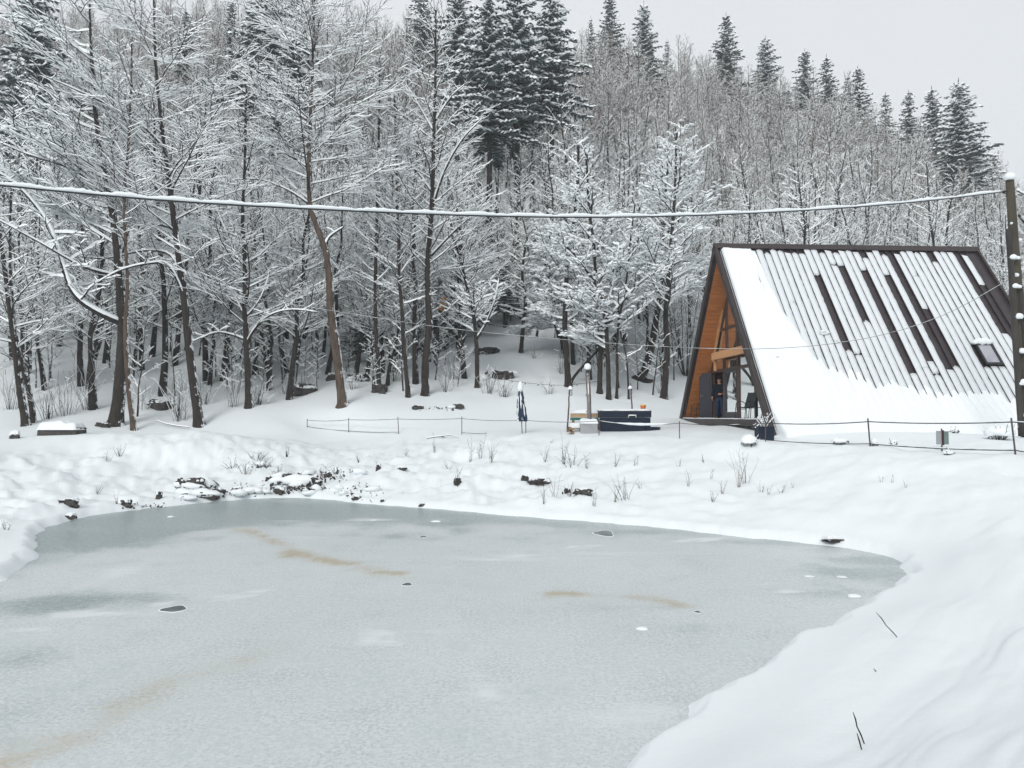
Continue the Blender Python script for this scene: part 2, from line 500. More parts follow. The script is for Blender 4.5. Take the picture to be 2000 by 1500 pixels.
# ------------------------------------------------------------------ the frozen pond
def ice():
    a = np.radians(90 - np.linspace(-90, 90, 300)); r = np.geomspace(0.8, 30, 300)
    Rr, Aa = np.meshgrid(r, a, indexing='ij')
    X, Y = Rr * np.cos(Aa), Rr * np.sin(Aa)
    keep = pond_sd(X, Y)
    Z = np.where(keep < 0.5, 0.0, -0.3)
    me = grid_mesh('pond_ice', X, Y, Z, None)
    me.materials.clear()

    def blur(px, py, sx, sy, amp):
        c = atz(px, py, 0); e = atz(px + sx, py, 0); f = atz(px, py - sy, 0)
        rx = abs(e.x - c.x); ry = abs(f.y - c.y)
        wob = fbm(X * .8, Y * .8, 3, 5) * 0.9
        return amp * np.exp(-np.maximum((((X - c.x) / rx) ** 2 + ((Y - c.y) / ry) ** 2) * (1 + wob), 0))

    dark = np.zeros_like(X)
    for q in ((140,1055,170,22,.9),(330,1020,260,20,.85),(550,990,260,16,.95),(760,1003,240,14,.9),(960,1022,150,8,.5),(90,1180,160,26,.85),(30,1290,110,30,.7),
              (0,1400,120,60,.45),(1640,1120,130,16,.75),(1600,1160,110,12,.6),(1690,1095,70,9,.6),(1500,1060,160,8,.4),(1300,1038,140,6,.35),
              (1180,1190,200,16,.35),(1340,1230,180,20,.35),(250,1170,160,18,.45),(900,1050,260,14,.35),(1150,1040,120,10,.3)):
        dark += blur(*q)
    edge = np.exp(-np.maximum(-keep, 0) / 0.9) * 0.5 * sstep(9, 14, Y)
    dark = np.clip(dark + edge, 0, 1)
    frost = np.zeros_like(X)
    for q in ((230,1120,40,34,.5),(215,1200,120,5,.5),(60,1230,60,5,.6),(1150,1000,70,4,.5),(1210,1080,150,4,.4),(720,1015,60,3,.7),(560,1018,40,3,.5),(980,1090,260,7,.35),
              (870,1220,60,30,.3),(930,1300,40,50,.35),(990,1400,80,60,.3),(1540,1155,30,4,.8),(1500,1140,30,3,.6),(600,1050,60,4,.5),(460,1035,60,4,.4),(1250,1400,120,60,.35)):
        frost += blur(*q)
    lines = (((640,1145),(1120,1068)), ((0,1225),(260,1185)), ((260,1185),(640,1145)), ((720,1230),(960,1360)), ((1120,1068),(1420,1052)))
    for (p, q) in lines:
        a_, b_ = atz(*p, 0), atz(*q, 0); ex, ey = b_.x - a_.x, b_.y - a_.y
        t = np.clip(((X - a_.x) * ex + (Y - a_.y) * ey) / (ex * ex + ey * ey), 0, 1)
        wob = fbm(X * 1.3, Y * 1.3, 3, 61) * 0.5
        dd = np.hypot(X - a_.x - t * ex, Y - a_.y - t * ey) + wob
        frost += 0.8 * np.exp(-(dd / 0.12) ** 2) * (0.5 + fbm(X * 3, Y * 3, 2, 7))
    frost = np.clip(frost, 0, 1)
    stain = np.zeros_like(X)
    for pts, wd, am in ((((470,1030),(520,1050),(600,1085),(680,1107),(760,1122)), .22, .95), (((470,990),(480,1030)), .35, .35), (((760,1122),(980,1150),(1080,1162)), .35, .25),
                        (((1080,1158),(1180,1163),(1270,1168),(1340,1185)), .13, 1.0), (((560,1255),(430,1305),(330,1330)), .35, .42), (((330,1330),(180,1420),(40,1480),(-60,1510)), .3, .55), (((1200,1165),(1000,1160)), .35, .3)):
        for p, q in zip(pts, pts[1:]):
            a_, b_ = atz(*p, 0), atz(*q, 0); ex, ey = b_.x - a_.x, b_.y - a_.y
            t = np.clip(((X - a_.x) * ex + (Y - a_.y) * ey) / (ex * ex + ey * ey), 0, 1)
            dd = np.hypot(X - a_.x - t * ex, Y - a_.y - t * ey) * (1 + fbm(X * 2.2, Y * 2.2, 3, 71) * 0.9)
            stain = np.maximum(stain, am * (.7 * np.exp(-(dd / wd) ** 2) + .3 * np.exp(-(dd / wd / 2.5) ** 2)) * (0.85 + 0.9 * fbm(X * 2.5, Y * 2.5, 3, 15)))
    stain = np.clip(stain, 0, 1)
    at_ = me.color_attributes.new('cover', 'FLOAT_COLOR', 'POINT')
    at_.data.foreach_set('color', np.stack([dark, frost, stain, np.ones_like(X)], -1).astype(np.float32).ravel())

    m = bpy.data.materials.new('pond ice'); m.use_nodes = True
    n, l = m.node_tree.nodes, m.node_tree.links
    p = n['Principled BSDF']
    at2 = n.new('ShaderNodeAttribute'); at2.attribute_name = 'cover'
    sp = n.new('ShaderNodeSeparateColor'); l.new(at2.outputs['Color'], sp.inputs[0])
    t = n.new('ShaderNodeTexCoord')

    def noise(s, d, r=.6, stretch=None):
        q = n.new('ShaderNodeTexNoise'); q.inputs['Scale'].default_value = s; q.inputs['Detail'].default_value = d; q.inputs['Roughness'].default_value = r
        if stretch:
            mp = n.new('ShaderNodeMapping'); mp.inputs['Scale'].default_value = stretch; mp.inputs['Rotation'].default_value = (0, 0, .5)
            l.new(t.outputs['Object'], mp.inputs[0]); l.new(mp.outputs[0], q.inputs['Vector'])
        else: l.new(t.outputs['Object'], q.inputs['Vector'])
        return q.outputs['Fac']

    def mth(op, a, b, c=None):
        k = n.new('ShaderNodeMath'); k.operation = op
        for i, x in enumerate((a, b, c)):
            if x is None: continue
            if isinstance(x, (int, float)): k.inputs[i].default_value = x
            else: l.new(x, k.inputs[i])
        return k.outputs[0]

    def mix(f, a, b):
        k = n.new('ShaderNodeMix'); k.data_type = 'RGBA'
        l.new(f, k.inputs[0])
        for i, x in ((6, a), (7, b)):
            if isinstance(x, tuple): k.inputs[i].default_value = (*x, 1)
            else: l.new(x, k.inputs[i])
        return k.outputs[2]

    def ramp(x, lo, hi):
        k = n.new('ShaderNodeMapRange'); k.interpolation_type = 'SMOOTHSTEP'
        k.inputs[1].default_value = lo; k.inputs[2].default_value = hi; l.new(x, k.inputs[0]); return k.outputs[0]
    big = noise(.22, 4); mid = noise(1.1, 5, .65); fine = noise(11, 6, .78); str_ = noise(1.6, 5, .6, (.5, 2.2, 1))
    grain = noise(26, 4, .8)
    base = mix(ramp(big, .35, .65), (0.54, 0.575, 0.585), (0.63, 0.655, 0.665))
    base = mix(ramp(mid, .3, .75), base, (0.515, 0.56, 0.565))
    d = mth('MULTIPLY_ADD', mth('SUBTRACT', mid, .5), 1.5, sp.outputs[0]); d = ramp(d, .12, 1.0)
    base = mix(d, base, (0.265, 0.325, 0.33))
    # dusting of snow grains frozen in
    gr = ramp(mth('MULTIPLY_ADD', fine, .6, mth('MULTIPLY', grain, .55)), .54, .65)
    base = mix(mth('MULTIPLY', gr, .38), base, (0.75, 0.785, 0.79))
    speck = ramp(mth('MULTIPLY_ADD', grain, .7, mth('MULTIPLY', mid, .4)), .545, .46)
    base = mix(mth('MULTIPLY', speck, .30), base, (0.24, 0.295, 0.305))
    fr = ramp(mth('MULTIPLY_ADD', mth('SUBTRACT', str_, .5), 1.2, sp.outputs[1]), .12, .75)
    base = mix(mth('MULTIPLY', fr, .9), base, (0.70, 0.73, 0.75))
    stn = ramp(mth('MULTIPLY_ADD', mth('SUBTRACT', fine, .5), 2.6, sp.outputs[2]), .02, 1.2)
    base = mix(mth('MULTIPLY', stn, mth('MULTIPLY_ADD', sp.outputs[2], .35, .30)), base, (0.36, 0.26, 0.09))
    l.new(base, p.inputs['Base Color'])
    l.new(mix(d, (.5, .5, .5), (.28, .28, .28)), p.inputs['Roughness'])
    p.inputs['Specular IOR Level'].default_value = 0.35
    bp = n.new('ShaderNodeBump'); bp.inputs['Strength'].default_value = .6; bp.inputs['Distance'].default_value = .012
    l.new(mth('MULTIPLY_ADD', fine, 1.0, mth('MULTIPLY', grain, .5)), bp.inputs['Height']); l.new(bp.outputs[0], p.inputs['Normal'])
    me.materials.append(m)
    o = link('frozen_pond', me); tag(o, kind='structure')
ice()

# lumps and holes on the ice
def ice_lump(px, py, rpx, label, flat=0.35, group=None):
    c = atz(px, py, 0); r = rpx * c.y / F
    b = MB(); rr = random.Random(int(px))
    prof = [(r * 1.15, 0.0), (r, r * flat * .35), (r * .8, r * flat * .7), (r * .45, r * flat * .95), (0.0001, r * flat)]
    b.lathe(prof, 14)
    b.v = [V((p.x * (1 + .15 * math.sin(3 * math.atan2(p.y, p.x) + px)), p.y * (1 + .12 * math.cos(2 * math.atan2(p.y, p.x))), p.z)) for p in b.v]
    tag(b.build('snow_lump', M_SNOW, loc=(c.x, c.y, 0.002)), label, 'snow lump', group)
G = 'snow lumps frozen on the pond'
ice_lump(1255, 1229, 11, 'round white snow lump alone on the open ice below the brown streak', group=G)
ice_lump(1668, 1165, 12, 'larger snow lump on the grey ice in the right cove', group=G)
ice_lump(1645, 1127, 9, 'flat snow lump on the ice of the right cove, farthest of the cove lumps', .15, G)
ice_lump(1580, 1126, 9, 'thin snow lump on the ice left of the right cove', .15, G)
ice_lump(333, 1010, 6, 'small snow lump on dark ice near the left bank', group=G)
ice_lump(852, 1019, 9, 'snow lump on ice just off the far bank', .25, G)
ice_lump(730, 1016, 7, 'flattest snow lump off the far bank beside a stone', .15, G)
M_HOLE = mat('thin wet ice', (0.10, 0.125, 0.135), 0.12, noise=6, col2=(0.2, 0.23, 0.24))
def ice_hole(px, py, rpx, ratio, label, tail=False):
    c = atz(px, py, 0); e = atz(px, py - rpx * ratio, 0); rx = rpx * c.y / F; ry = abs(e.y - c.y)
    t = thing('ice_hole', label, 'ice hole', (c.x, c.y, 0.0), group='holes in the ice')
    b = MB(); n = 22; vs = [V((0, 0, .005))]; rv = []
    for i in range(n):
        a = 2 * math.pi * i / n; k = 1 + .16 * math.sin(3 * a + px) + (.5 * max(0, math.cos(a)) ** 6 if tail else 0)
        vs.append(V((rx * k * math.cos(a), ry * k * math.sin(a), .005))); rv.append(V((rx * k * math.cos(a), ry * k * math.sin(a), 0)))
    b.add(vs, [(0, 1 + i, 1 + (i + 1) % n) for i in range(n)]); b.build('water_film', M_HOLE, t)
    b = MB(); s = [p * 1.0 + V((0, 0, .006)) for p in rv] + [p * 1.05 + V((0, 0, .010)) for p in rv] + [p * 1.12 + V((0, 0, .002)) for p in rv]
    fs = []
    for q in range(2):
        for i in range(n): fs.append((q * n + i, q * n + (i + 1) % n, (q + 1) * n + (i + 1) % n, (q + 1) * n + i))
    b.add(s, fs, 0, True); b.build('frost_rim', M_SNOW, t)
ice_hole(337, 1190, 19, .32, 'dark leaf-shaped hole in the ice near the left shore', True)
ice_hole(795, 1142, 9, .36, 'small round hole with white rim in the middle of the pond')
ice_hole(1180, 1042, 18, .3, 'shallow grey melt patch in ice near the far bank')
ice_hole(1362, 1196, 6, .4, 'tiny grey melt hole at the end of the brown streak')
ice_hole(826, 1049, 7, .3, 'tiny dark hole in ice off the far bank')

# ------------------------------------------------------------------ the A-frame cabin
M_WOOD = mat('varnished pine boards', (0.36, 0.125, 0.035), 0.42, noise=2.2, col2=(0.52, 0.20, 0.062), bump=0.15, bscale=18, stretch=(1, 6, 6))
M_BEAM = mat('pale pine beam', (0.50, 0.24, 0.10), 0.5, noise=4, col2=(0.62, 0.33, 0.15), stretch=(4, 1, 4))
M_BROWN = mat('brown painted trim', (0.026, 0.018, 0.018), 0.5, noise=5, col2=(0.040, 0.027, 0.026))
M_SHEET = mat('brown ribbed steel', (0.024, 0.017, 0.020), 0.4, noise=3, col2=(0.040, 0.029, 0.031), metal=0.0)
M_FRAME = mat('dark brown window frame', (0.06, 0.03, 0.02), 0.45, noise=4, col2=(0.09, 0.045, 0.03))
M_DOOR = mat('dark grey door', (0.018, 0.018, 0.026), 0.4, noise=3, col2=(0.028, 0.026, 0.036))
M_STONE = mat('stone plinth', (0.10, 0.10, 0.10), 0.9, noise=5, col2=(0.32, 0.32, 0.32), bump=.7, bscale=8)
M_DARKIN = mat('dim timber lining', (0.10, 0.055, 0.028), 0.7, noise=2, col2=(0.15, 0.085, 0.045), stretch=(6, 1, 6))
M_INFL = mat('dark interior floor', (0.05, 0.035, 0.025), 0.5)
M_METAL = mat('brushed steel', (0.33, 0.31, 0.30), 0.32, metal=0.9, noise=6, col2=(0.22, 0.20, 0.19))
M_BLACK = mat('black metal', (0.012, 0.012, 0.014), 0.45)
M_WHITEP = mat('white plastic', (0.75, 0.75, 0.73), 0.4)


def glass_mat():
    m = bpy.data.materials.new('window glass'); m.use_nodes = True
    n, l = m.node_tree.nodes, m.node_tree.links
    n.remove(n['Principled BSDF'])
    tr = n.new('ShaderNodeBsdfTransparent'); tr.inputs[0].default_value = (.82, .84, .82, 1)
    gl = n.new('ShaderNodeBsdfGlossy'); gl.inputs['Roughness'].default_value = 0.02; gl.inputs[0].default_value = (.95, .97, .97, 1)
    fr = n.new('ShaderNodeFresnel'); fr.inputs['IOR'].default_value = 1.9
    mx = n.new('ShaderNodeMixShader')
    l.new(fr.outputs[0], mx.inputs[0]); l.new(tr.outputs[0], mx.inputs[1]); l.new(gl.outputs[0], mx.inputs[2])
    l.new(mx.outputs[0], n['Material Output'].inputs['Surface'])
    return m
M_GLASS = glass_mat()

HW, HYAW = 11.3, math.atan(0.0593)
HO = at(1517, 851, 25.0)
HO.z = at(1517, 850, 25.0).z - 0.12
HM = Matrix.Translation(HO) @ Matrix.Rotation(HYAW, 4, 'Z')
HI = HM.inverted()
CAMP = V((0, 0, CAMZ))


def hray(px, py):
    d = at(px, py, 1.0) - CAMP
    return HI @ CAMP, (HI.to_3x3() @ d)


def hs_plane(px, py, s):
    """cabin-frame point seen at this pixel on the cross-wall plane x = s"""
    o, d = hray(px, py); k = (s - o.x) / d.x
    return o + d * k


def hg_plane(px, py, gy):
    o, d = hray(px, py); k = (gy - o.y) / d.y
    return o + d * k


HH = hg_plane(1398, 481, HW / 2).z        # ridge height above the foot
HL = hg_plane(1905, 487, HW / 2).x        # ridge length
OV = -0.12
house = thing('cabin', 'A-frame cabin with orange pine gable and ribbed brown roof under snow', 'cabin', HO, HYAW)
SLP = math.hypot(HW / 2, HH)
cs, sn_ = (HW / 2) / SLP, HH / SLP        # slope direction up the near side: (0, cs, sn)
NRM = V((0, -sn_, cs))                     # outward normal, near side


def rp(u, v, h=0.0):
    """near roof: u along the ridge, v up the slope from the foot, h above the sheet"""
    return V((u, v * cs, v * sn_)) + NRM * h


def roof_uv(px, py, h=0.05):
    o, d = hray(px, py)
    k = (h - o.dot(NRM)) / d.dot(NRM); q = o + d * k
    return q.x, q.y * cs + q.z * sn_


U0, U1, V0, V1 = OV, HL, -0.25, SLP
# structural slabs: two roof decks (sheet metal outside)
TH = 0.22
for side in (0, 1):
    b = MB()
    def q(u, v, h, side=side):
        p = rp(u, v, h)
        return V((p.x, HW - p.y, p.z)) if side else p
    vs = [q(U0 + .1, V0, -.02), q(U1, V0, -.02), q(U1, V1, -.02), q(U0 + .1, V1, -.02), q(U0 + .1, V0, -TH), q(U1, V0, -TH), q(U1, V1 - .15, -TH), q(U0 + .1, V1 - .15, -TH)]
    fs = [(0,1,2,3),(7,6,5,4),(0,4,5,1),(1,5,6,2),(2,6,7,3),(3,7,4,0)]
    if side: fs = [f[::-1] for f in fs]
    b.add(vs, fs)
    b.build('roof', M_SHEET, house)
roof_near = [o for o in house.children if o.name.startswith('roof')][0]
# ribs of the sheet, one by one
RIB = 0.283
nr = int((U1 - U0 - .25) / RIB)
rb = MB(); w2, hgt = .014, .050
ribm = None
vs = []
for v in (V0, V1 - .05):
    for du, h in ((-w2, -.018), (-w2 * .7, hgt), (w2 * .7, hgt), (w2, -.018)): vs.append(rp(du, v, h))
rb.add(vs, [(0,1,5,4),(1,2,6,5),(2,3,7,6),(0,3,2,1),(4,5,6,7)])
ribm = rb.mesh('rib', M_SHEET)
ribu = [U0 + .2 + i * RIB for i in range(nr)]
for u in ribu:
    link('rib', ribm, roof_near, (u, 0, 0))

# snow between the ribs, strip by strip, and the thick blanket below and beside
RN = random.Random(5)
bound = [(1470, 484), (1474, 505), (1476, 530), (1490, 556), (1520, 590), (1548, 612), (1562, 650), (1580, 690), (1620, 715), (1690, 742), (1760, 757), (1840, 770), (1960, 775), (2060, 785)]
buv = sorted(roof_uv(*p) for p in bound)
bu = np.array([p[0] for p in buv]); bvv = np.array([p[1] for p in buv])
def blanket_top(u): return np.interp(u, bu, np.minimum(bvv, SLP + .5))
uL = roof_uv(1474, 500)[0]
bare = {}   # pans where the snow has slid off: pan -> (from, to) up the slope
for tx, ty, bx, by in ((1592,536,1664,686),(1636,518,1702,630),(1680,527,1785,728),(1726,536,1822,706),(1732,490,1860,722),(1806,601,1874,718),(1862,488,1975,650),(1903,553,1985,690)):
    u1, v1 = roof_uv(tx, ty); u2, v2 = roof_uv(bx, by); k_ = int(round(((u1 + u2) / 2 - ribu[0]) / RIB - .5))
    while k_ in bare: k_ += 1
    bare[k_] = (v2, v1)
sky_u, sky_v = roof_uv(1930, 693)
strip_objs = 0
M_THIN = snow_mat('thin roof snow', (0.67, 0.70, 0.72))
for i, u in enumerate(ribu[:-1]):
    uc = u + RIB / 2
    if uc < uL - .2: continue
    vt = V1 - .16 - RN.random() ** 3 * .8
    if RN.random() < .15: vt -= RN.uniform(.1, .5)
    vb = float(blanket_top(uc)) - 1.2
    vb = max(vb, .6)
    cuts = []
    if i in bare: cuts.append((bare[i][0] + RN.uniform(-.1, .1), bare[i][1]))
    if abs(uc - sky_u) < .40: cuts.append((sky_v - .54, sky_v + .54))
    for _ in range(RN.choice((0, 0, 0, 1))):
        c_ = RN.uniform(vb + 1, vt - .5); cuts.append((c_, c_ + RN.uniform(.03, .10)))
    cuts.sort(); segs = []; lo = vb
    for a_, c_ in cuts:
        if a_ > lo: segs.append((lo, a_))
        lo = max(lo, c_)
    if lo < vt: segs.append((lo, vt))
    for (a_, c_) in segs:
        if c_ - a_ < .12: continue
        b = MB(); n = max(3, int((c_ - a_) / .16)); half = RIB / 2 - .009
        th = RN.uniform(.036, .056)
        for k in range(n + 1):
            v = a_ + (c_ - a_) * k / n
            e = RN.uniform(-.010, .008); e2 = RN.uniform(-.010, .008); t_ = th * RN.uniform(.8, 1.15)
            if k in (0, n): t_ *= .6
            sag = RN.uniform(-.14, .14) if k in (0, n) else 0
            b.v += [rp(uc - half - e, v, -.012), rp(uc - half + .008 - e, v + sag, t_), rp(uc, v - sag * .5 + RN.uniform(-.01, .01), t_ * 1.08), rp(uc + half - .008 + e2, v + sag * .4, t_), rp(uc + half + e2, v + sag, -.012)]
        for k in range(n):
            for j in range(4):
                o = k * 5 + j
                b.f.append((o, o + 1, o + 6, o + 5)); b.m.append(0); b.sm.append(True)
        b.f.append((0, 4, 3, 2, 1)); b.m.append(0); b.sm.append(False)
        o = n * 5; b.f.append((o, o + 1, o + 2, o + 3, o + 4)); b.m.append(0); b.sm.append(False)
        b.build('snow_strip', M_THIN, roof_near); strip_objs += 1

nu, nv = 330, 130
uu = np.linspace(U0 + .16, U1 + .05, nu); vv = np.linspace(-.7, SLP - .12, nv)
UU, VV = np.meshgrid(uu, vv, indexing='ij')
bt = blanket_top(UU) + .4 + fbm(UU * 1.6, VV * 1.6, 4, 81) * .45 + fbm(UU * 5, VV * .9, 3, 82) * .35
below = bt - VV
leftpart = sstep(.02, .16, (uL + fbm(VV * 2.3, VV * .7, 3, 83) * .16 - UU)) 
tk = np.maximum(sstep(-.1, 1.2, below) * .17 * sstep(-.02, .12, below) , leftpart * .15)
tk = tk * (1 + .5 * fbm(UU * .9, VV * .9, 3, 84)) + fbm(UU * 6, VV * 1.5, 3, 85) * .028 * (tk > .01)
ribness = np.cos((UU - ribu[0]) / RIB * 2 * np.pi) * .5 + .5; ribness = ribness ** 4
tk = tk - ribness * .034 * (1 - leftpart) * sstep(2.6, .3, below)
tk = np.where(tk > .012, tk, -.05)
tk = tk + sstep(1.2, -.4, VV) * .28
inb = (np.abs(UU - sky_u) < .36) & (np.abs(VV - sky_v) < .54)
tk = np.where(inb, -.06, tk)
edge_u = sstep(0, .10, UU - (U0 + .16)); tk = tk * edge_u - .05 * (1 - edge_u)
tpe = sstep(SLP - .12, SLP - .3, VV); tk = tk * tpe - .05 * (1 - tpe)
PX = UU; PY = VV * cs - sn_ * tk; PZ = VV * sn_ + cs * tk
me = grid_mesh('snow_blanket', PX, PY, PZ, M_SNOW)
link('snow_blanket', me, roof_near)

# ridge cap
b = MB()
RZ = HH + .10
b.add([V(p) for p in ((U0 - .05, HW/2 - .16, RZ - .20), (U0 - .05, HW/2, RZ + .03), (U0 - .05, HW/2 + .24, RZ - .30), (U1 + .1, HW/2 - .16, RZ - .20), (U1 + .1, HW/2, RZ + .03), (U1 + .1, HW/2 + .24, RZ - .30),
       (U0 - .05, HW/2, RZ - .08), (U1 + .1, HW/2, RZ - .08))],
      [(0,3,4,1),(1,4,5,2),(0,1,2,6),(3,7,5,4),(0,6,7,3),(6,2,5,7)])
b.build('ridge_cap', M_BROWN, house)
# barge boards on both gable edges, front and back
for s, dirn in ((U0, 1), (U1 + .02, 1)):
    for side in (0, 1):
        b = MB()
        def q(v, h, u):
            p = rp(u, v, h); return V((p.x, HW - p.y, p.z)) if side else p
        lo = -.45 if not side else -.1
        vs = [q(lo, .085, s - .03), q(V1 + .05, .085, s - .03), q(V1 - .12, -.17, s - .03), q(lo, -.17, s - .03), q(lo, .085, s + .06), q(V1 + .05, .085, s + .06), q(V1 - .12, -.17, s + .06), q(lo, -.17, s + .06)]
        b.add(vs, [(0,1,2,3),(7,6,5,4),(0,4,5,1),(1,5,6,2),(2,6,7,3),(3,7,4,0)])
        b.build('barge_board', M_BROWN, house)

# pine boards lining the inside of both slopes in the porch, board by board
WS = 0.78       # where the glazed wall stands
pv = .10
bw_ = .197
k = 0
while pv < SLP - .5:
    for side in (0, 1):
        b = MB(); e = .0035
        cuts = [U0 + .14, WS - .04]
        def q(u, v, h):
            p = rp(u, v, h); return V((p.x, HW - p.y, p.z)) if side else p
        a_, c_ = cuts
        vs = [q(a_, pv + e, -TH - .002), q(c_, pv + e, -TH - .002), q(c_, pv + bw_ - e, -TH - .002), q(a_, pv + bw_ - e, -TH - .002),
              q(a_, pv + e, -TH - .016), q(c_, pv + e, -TH - .016), q(c_, pv + bw_ - e, -TH - .016 - (k % 3) * .003), q(a_, pv + bw_ - e, -TH - .016 - (k % 3) * .003)]
        b.add(vs, [(0,1,2,3),(7,6,5,4),(0,4,5,1),(1,5,6,2),(2,6,7,3),(3,7,4,0)])
        b.build('board', M_WOOD, house)
    pv += bw_; k += 1
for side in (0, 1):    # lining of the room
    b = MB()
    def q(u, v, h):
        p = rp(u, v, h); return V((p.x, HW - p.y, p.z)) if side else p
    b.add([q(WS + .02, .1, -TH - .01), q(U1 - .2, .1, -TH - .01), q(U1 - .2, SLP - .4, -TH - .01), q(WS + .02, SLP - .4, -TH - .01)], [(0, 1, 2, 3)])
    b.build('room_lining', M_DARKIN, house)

# deck
DZ = hs_plane(1331, 817, .0).z
gA, gB = .62, HW - .62
b = MB()
nb = 9
for i in range(nb):
    b = MB(); x0 = -.05 + i * (WS + .05) / nb
    b.box((x0 + .004, gA, DZ - .03), (x0 + (WS + .05) / nb - .004, gB, DZ)); b.build('deck_board', M_FRAME, house)
MB().box((-.09, gA - .1, DZ - .24), (-.052, gB + .25, DZ - .004)).build('deck_fascia', M_BROWN, house)
b = MB(); rr = random.Random(3)
pts = [V((-.075, gA + (gB - gA) * t / 30, DZ + .004 + rr.uniform(0, .012))) for t in range(31)]
b.tube(pts, [.022 + rr.uniform(-.006, .006) for _ in pts], 5); b.build('deck_snow', M_SNOW, house)
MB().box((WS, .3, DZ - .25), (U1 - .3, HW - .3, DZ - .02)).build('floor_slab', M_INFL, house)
for i in range(14):     # stone plinth under the deck
    y0 = gA + .1 + i * (gB - gA - .2) / 14
    b = MB(); b.box((rr.uniform(.12, .2), y0 + .02, -1.2), (.5, y0 + (gB - gA - .2) / 14 - .02, DZ - .26 + rr.uniform(-.02, .01)))
    b.build('plinth_stone', M_STONE, house)
# near rafter foot on a pale footing block
b = MB(); b.box((-.28, .22, -.55), (.12, .62, .20)); b.build('footing', mat('mossy concrete', (.25, .26, .18), .9, noise=5, col2=(.4, .36, .26), bump=.4), house)

# end wall at the back
b = MB(); b.add([V((U1 - .25, .1, -.3)), V((U1 - .25, HW - .1, -.3)), V((U1 - .25, HW / 2 + .1, HH - .35)), V((U1 - .25, HW / 2 - .1, HH - .35)),
                 V((U1 - .35, .1, -.3)), V((U1 - .35, HW - .1, -.3)), V((U1 - .35, HW / 2 + .1, HH - .35)), V((U1 - .35, HW / 2 - .1, HH - .35))],
                [(0,1,2,3),(7,6,5,4),(0,4,5,1),(1,5,6,2),(2,6,7,3),(3,7,4,0)])
b.build('back_wall', M_DARKIN, house)

# glazed front wall on the plane x = WS
def inner(z):       # inner half-span limits at height z
    y = z / HH * HW / 2 + TH / sn_ + .02
    return y, HW - y
def wbar(p0, p1, wd=.11, m=M_FRAME, name='mullion', parent=None, x=WS, dp=.12):
    b = MB(); b.bar((x, *p0), (x, *p1), wd, dp, up=(1, 0, 0)); return b.build(name, m, parent or house)
DTOP = hs_plane(1400, 726, WS).z
g_leaf = hs_plane(1396, 770, WS).y; g_p1 = hs_plane(1416, 770, WS).y; g_p2 = hs_plane(1444, 770, WS).y; g_p3 = hs_plane(1477, 770, WS).y
TRZ = hs_plane(1452, 716, WS).z
BZ = hs_plane(1430, 690, WS).z
for gy in (g_p1, (g_p1 + g_p2) / 2 + .35, g_p2, g_p3):
    lo_, hi_ = inner(0); z1 = BZ
    zl = min(BZ, (min(gy, HW - gy) - TH / sn_ - .02) / (HW / 2) * HH)
    if gy == (g_p1 + g_p2) / 2 + .35: continue
    wbar((gy, DZ), (gy, zl), .16 if gy in (g_p1, g_p2) else .12)
a_, c_ = inner(BZ); wbar((a_, BZ), (c_, BZ), .16, name='transom')
a2, c2 = inner(TRZ); wbar((a2, TRZ), (c2, TRZ), .13, name='transom')
wbar((g_leaf + .17, DZ), (g_leaf + .17, TRZ), .1)
UTZ = hs_plane(1430, 638, WS).z
a3, c3 = inner(UTZ); wbar((a3, UTZ), (c3, UTZ), .12, name='transom')
for gy, zt in ((hs_plane(1449, 660, WS).y, 0), (hs_plane(1420, 660, WS).y, 0), (HW / 2, 0)):
    zl = (min(gy, HW - gy) - TH / sn_ - .02) / (HW / 2) * HH
    wbar((gy, BZ), (gy, min(zl, HH - .7)), .12)
for side in (0, 1):     # frame following the slopes
    y0, y1 = inner(DZ); yt0, yt1 = inner(HH - .75)
    wbar(((y0, y1)[side], DZ), ((yt0, yt1)[side], HH - .75), .16, name='raking_frame')
def pane(poly, name='pane', x=WS - .01):
    b = MB(); n = len(poly)
    vs = [V((x, *p)) for p in poly] + [V((x + .012, *p)) for p in poly]
    b.add(vs, [tuple(range(n)), tuple(range(2 * n - 1, n - 1, -1))] + [(i, n + i, n + (i + 1) % n, (i + 1) % n) for i in range(n)])
    b.build(name, M_GLASS, house)
yb0, yb1 = inner(DZ); 
pane([(yb0, DZ), (g_p3, DZ), (g_p3, min(TRZ, (g_p3 - TH / sn_) / (HW / 2) * HH))])
pane([(g_p3, DZ), (g_p2, DZ), (g_p2, TRZ), (inner(TRZ)[0], TRZ), (g_p3, min(TRZ, (g_p3 - TH / sn_) / (HW / 2) * HH))])
pane([(g_p2, DZ), (g_p1, DZ), (g_p1, TRZ), (g_p2, TRZ)])
pane([(inner(TRZ)[0], TRZ), (g_p2, TRZ), (g_p2, BZ), (inner(BZ)[0], BZ)])
pane([(g_p2, TRZ), (g_p1, TRZ), (g_p1, BZ), (g_p2, BZ)])
pane([(g_p1, TRZ), (inner(TRZ)[1], TRZ), (inner(BZ)[1], BZ), (g_p1, BZ)])
pane([(inner(BZ)[0], BZ), (HW / 2, BZ), (HW / 2, HH - .7), (inner(UTZ)[0], UTZ)])
pane([(HW / 2, BZ), (inner(BZ)[1], BZ), (inner(UTZ)[1], UTZ), (HW / 2, HH - .7)])
pane([(g_leaf + 0.15, DZ), (inner(DZ)[1], DZ), (inner(TRZ)[1], TRZ), (g_leaf + .15, TRZ)])
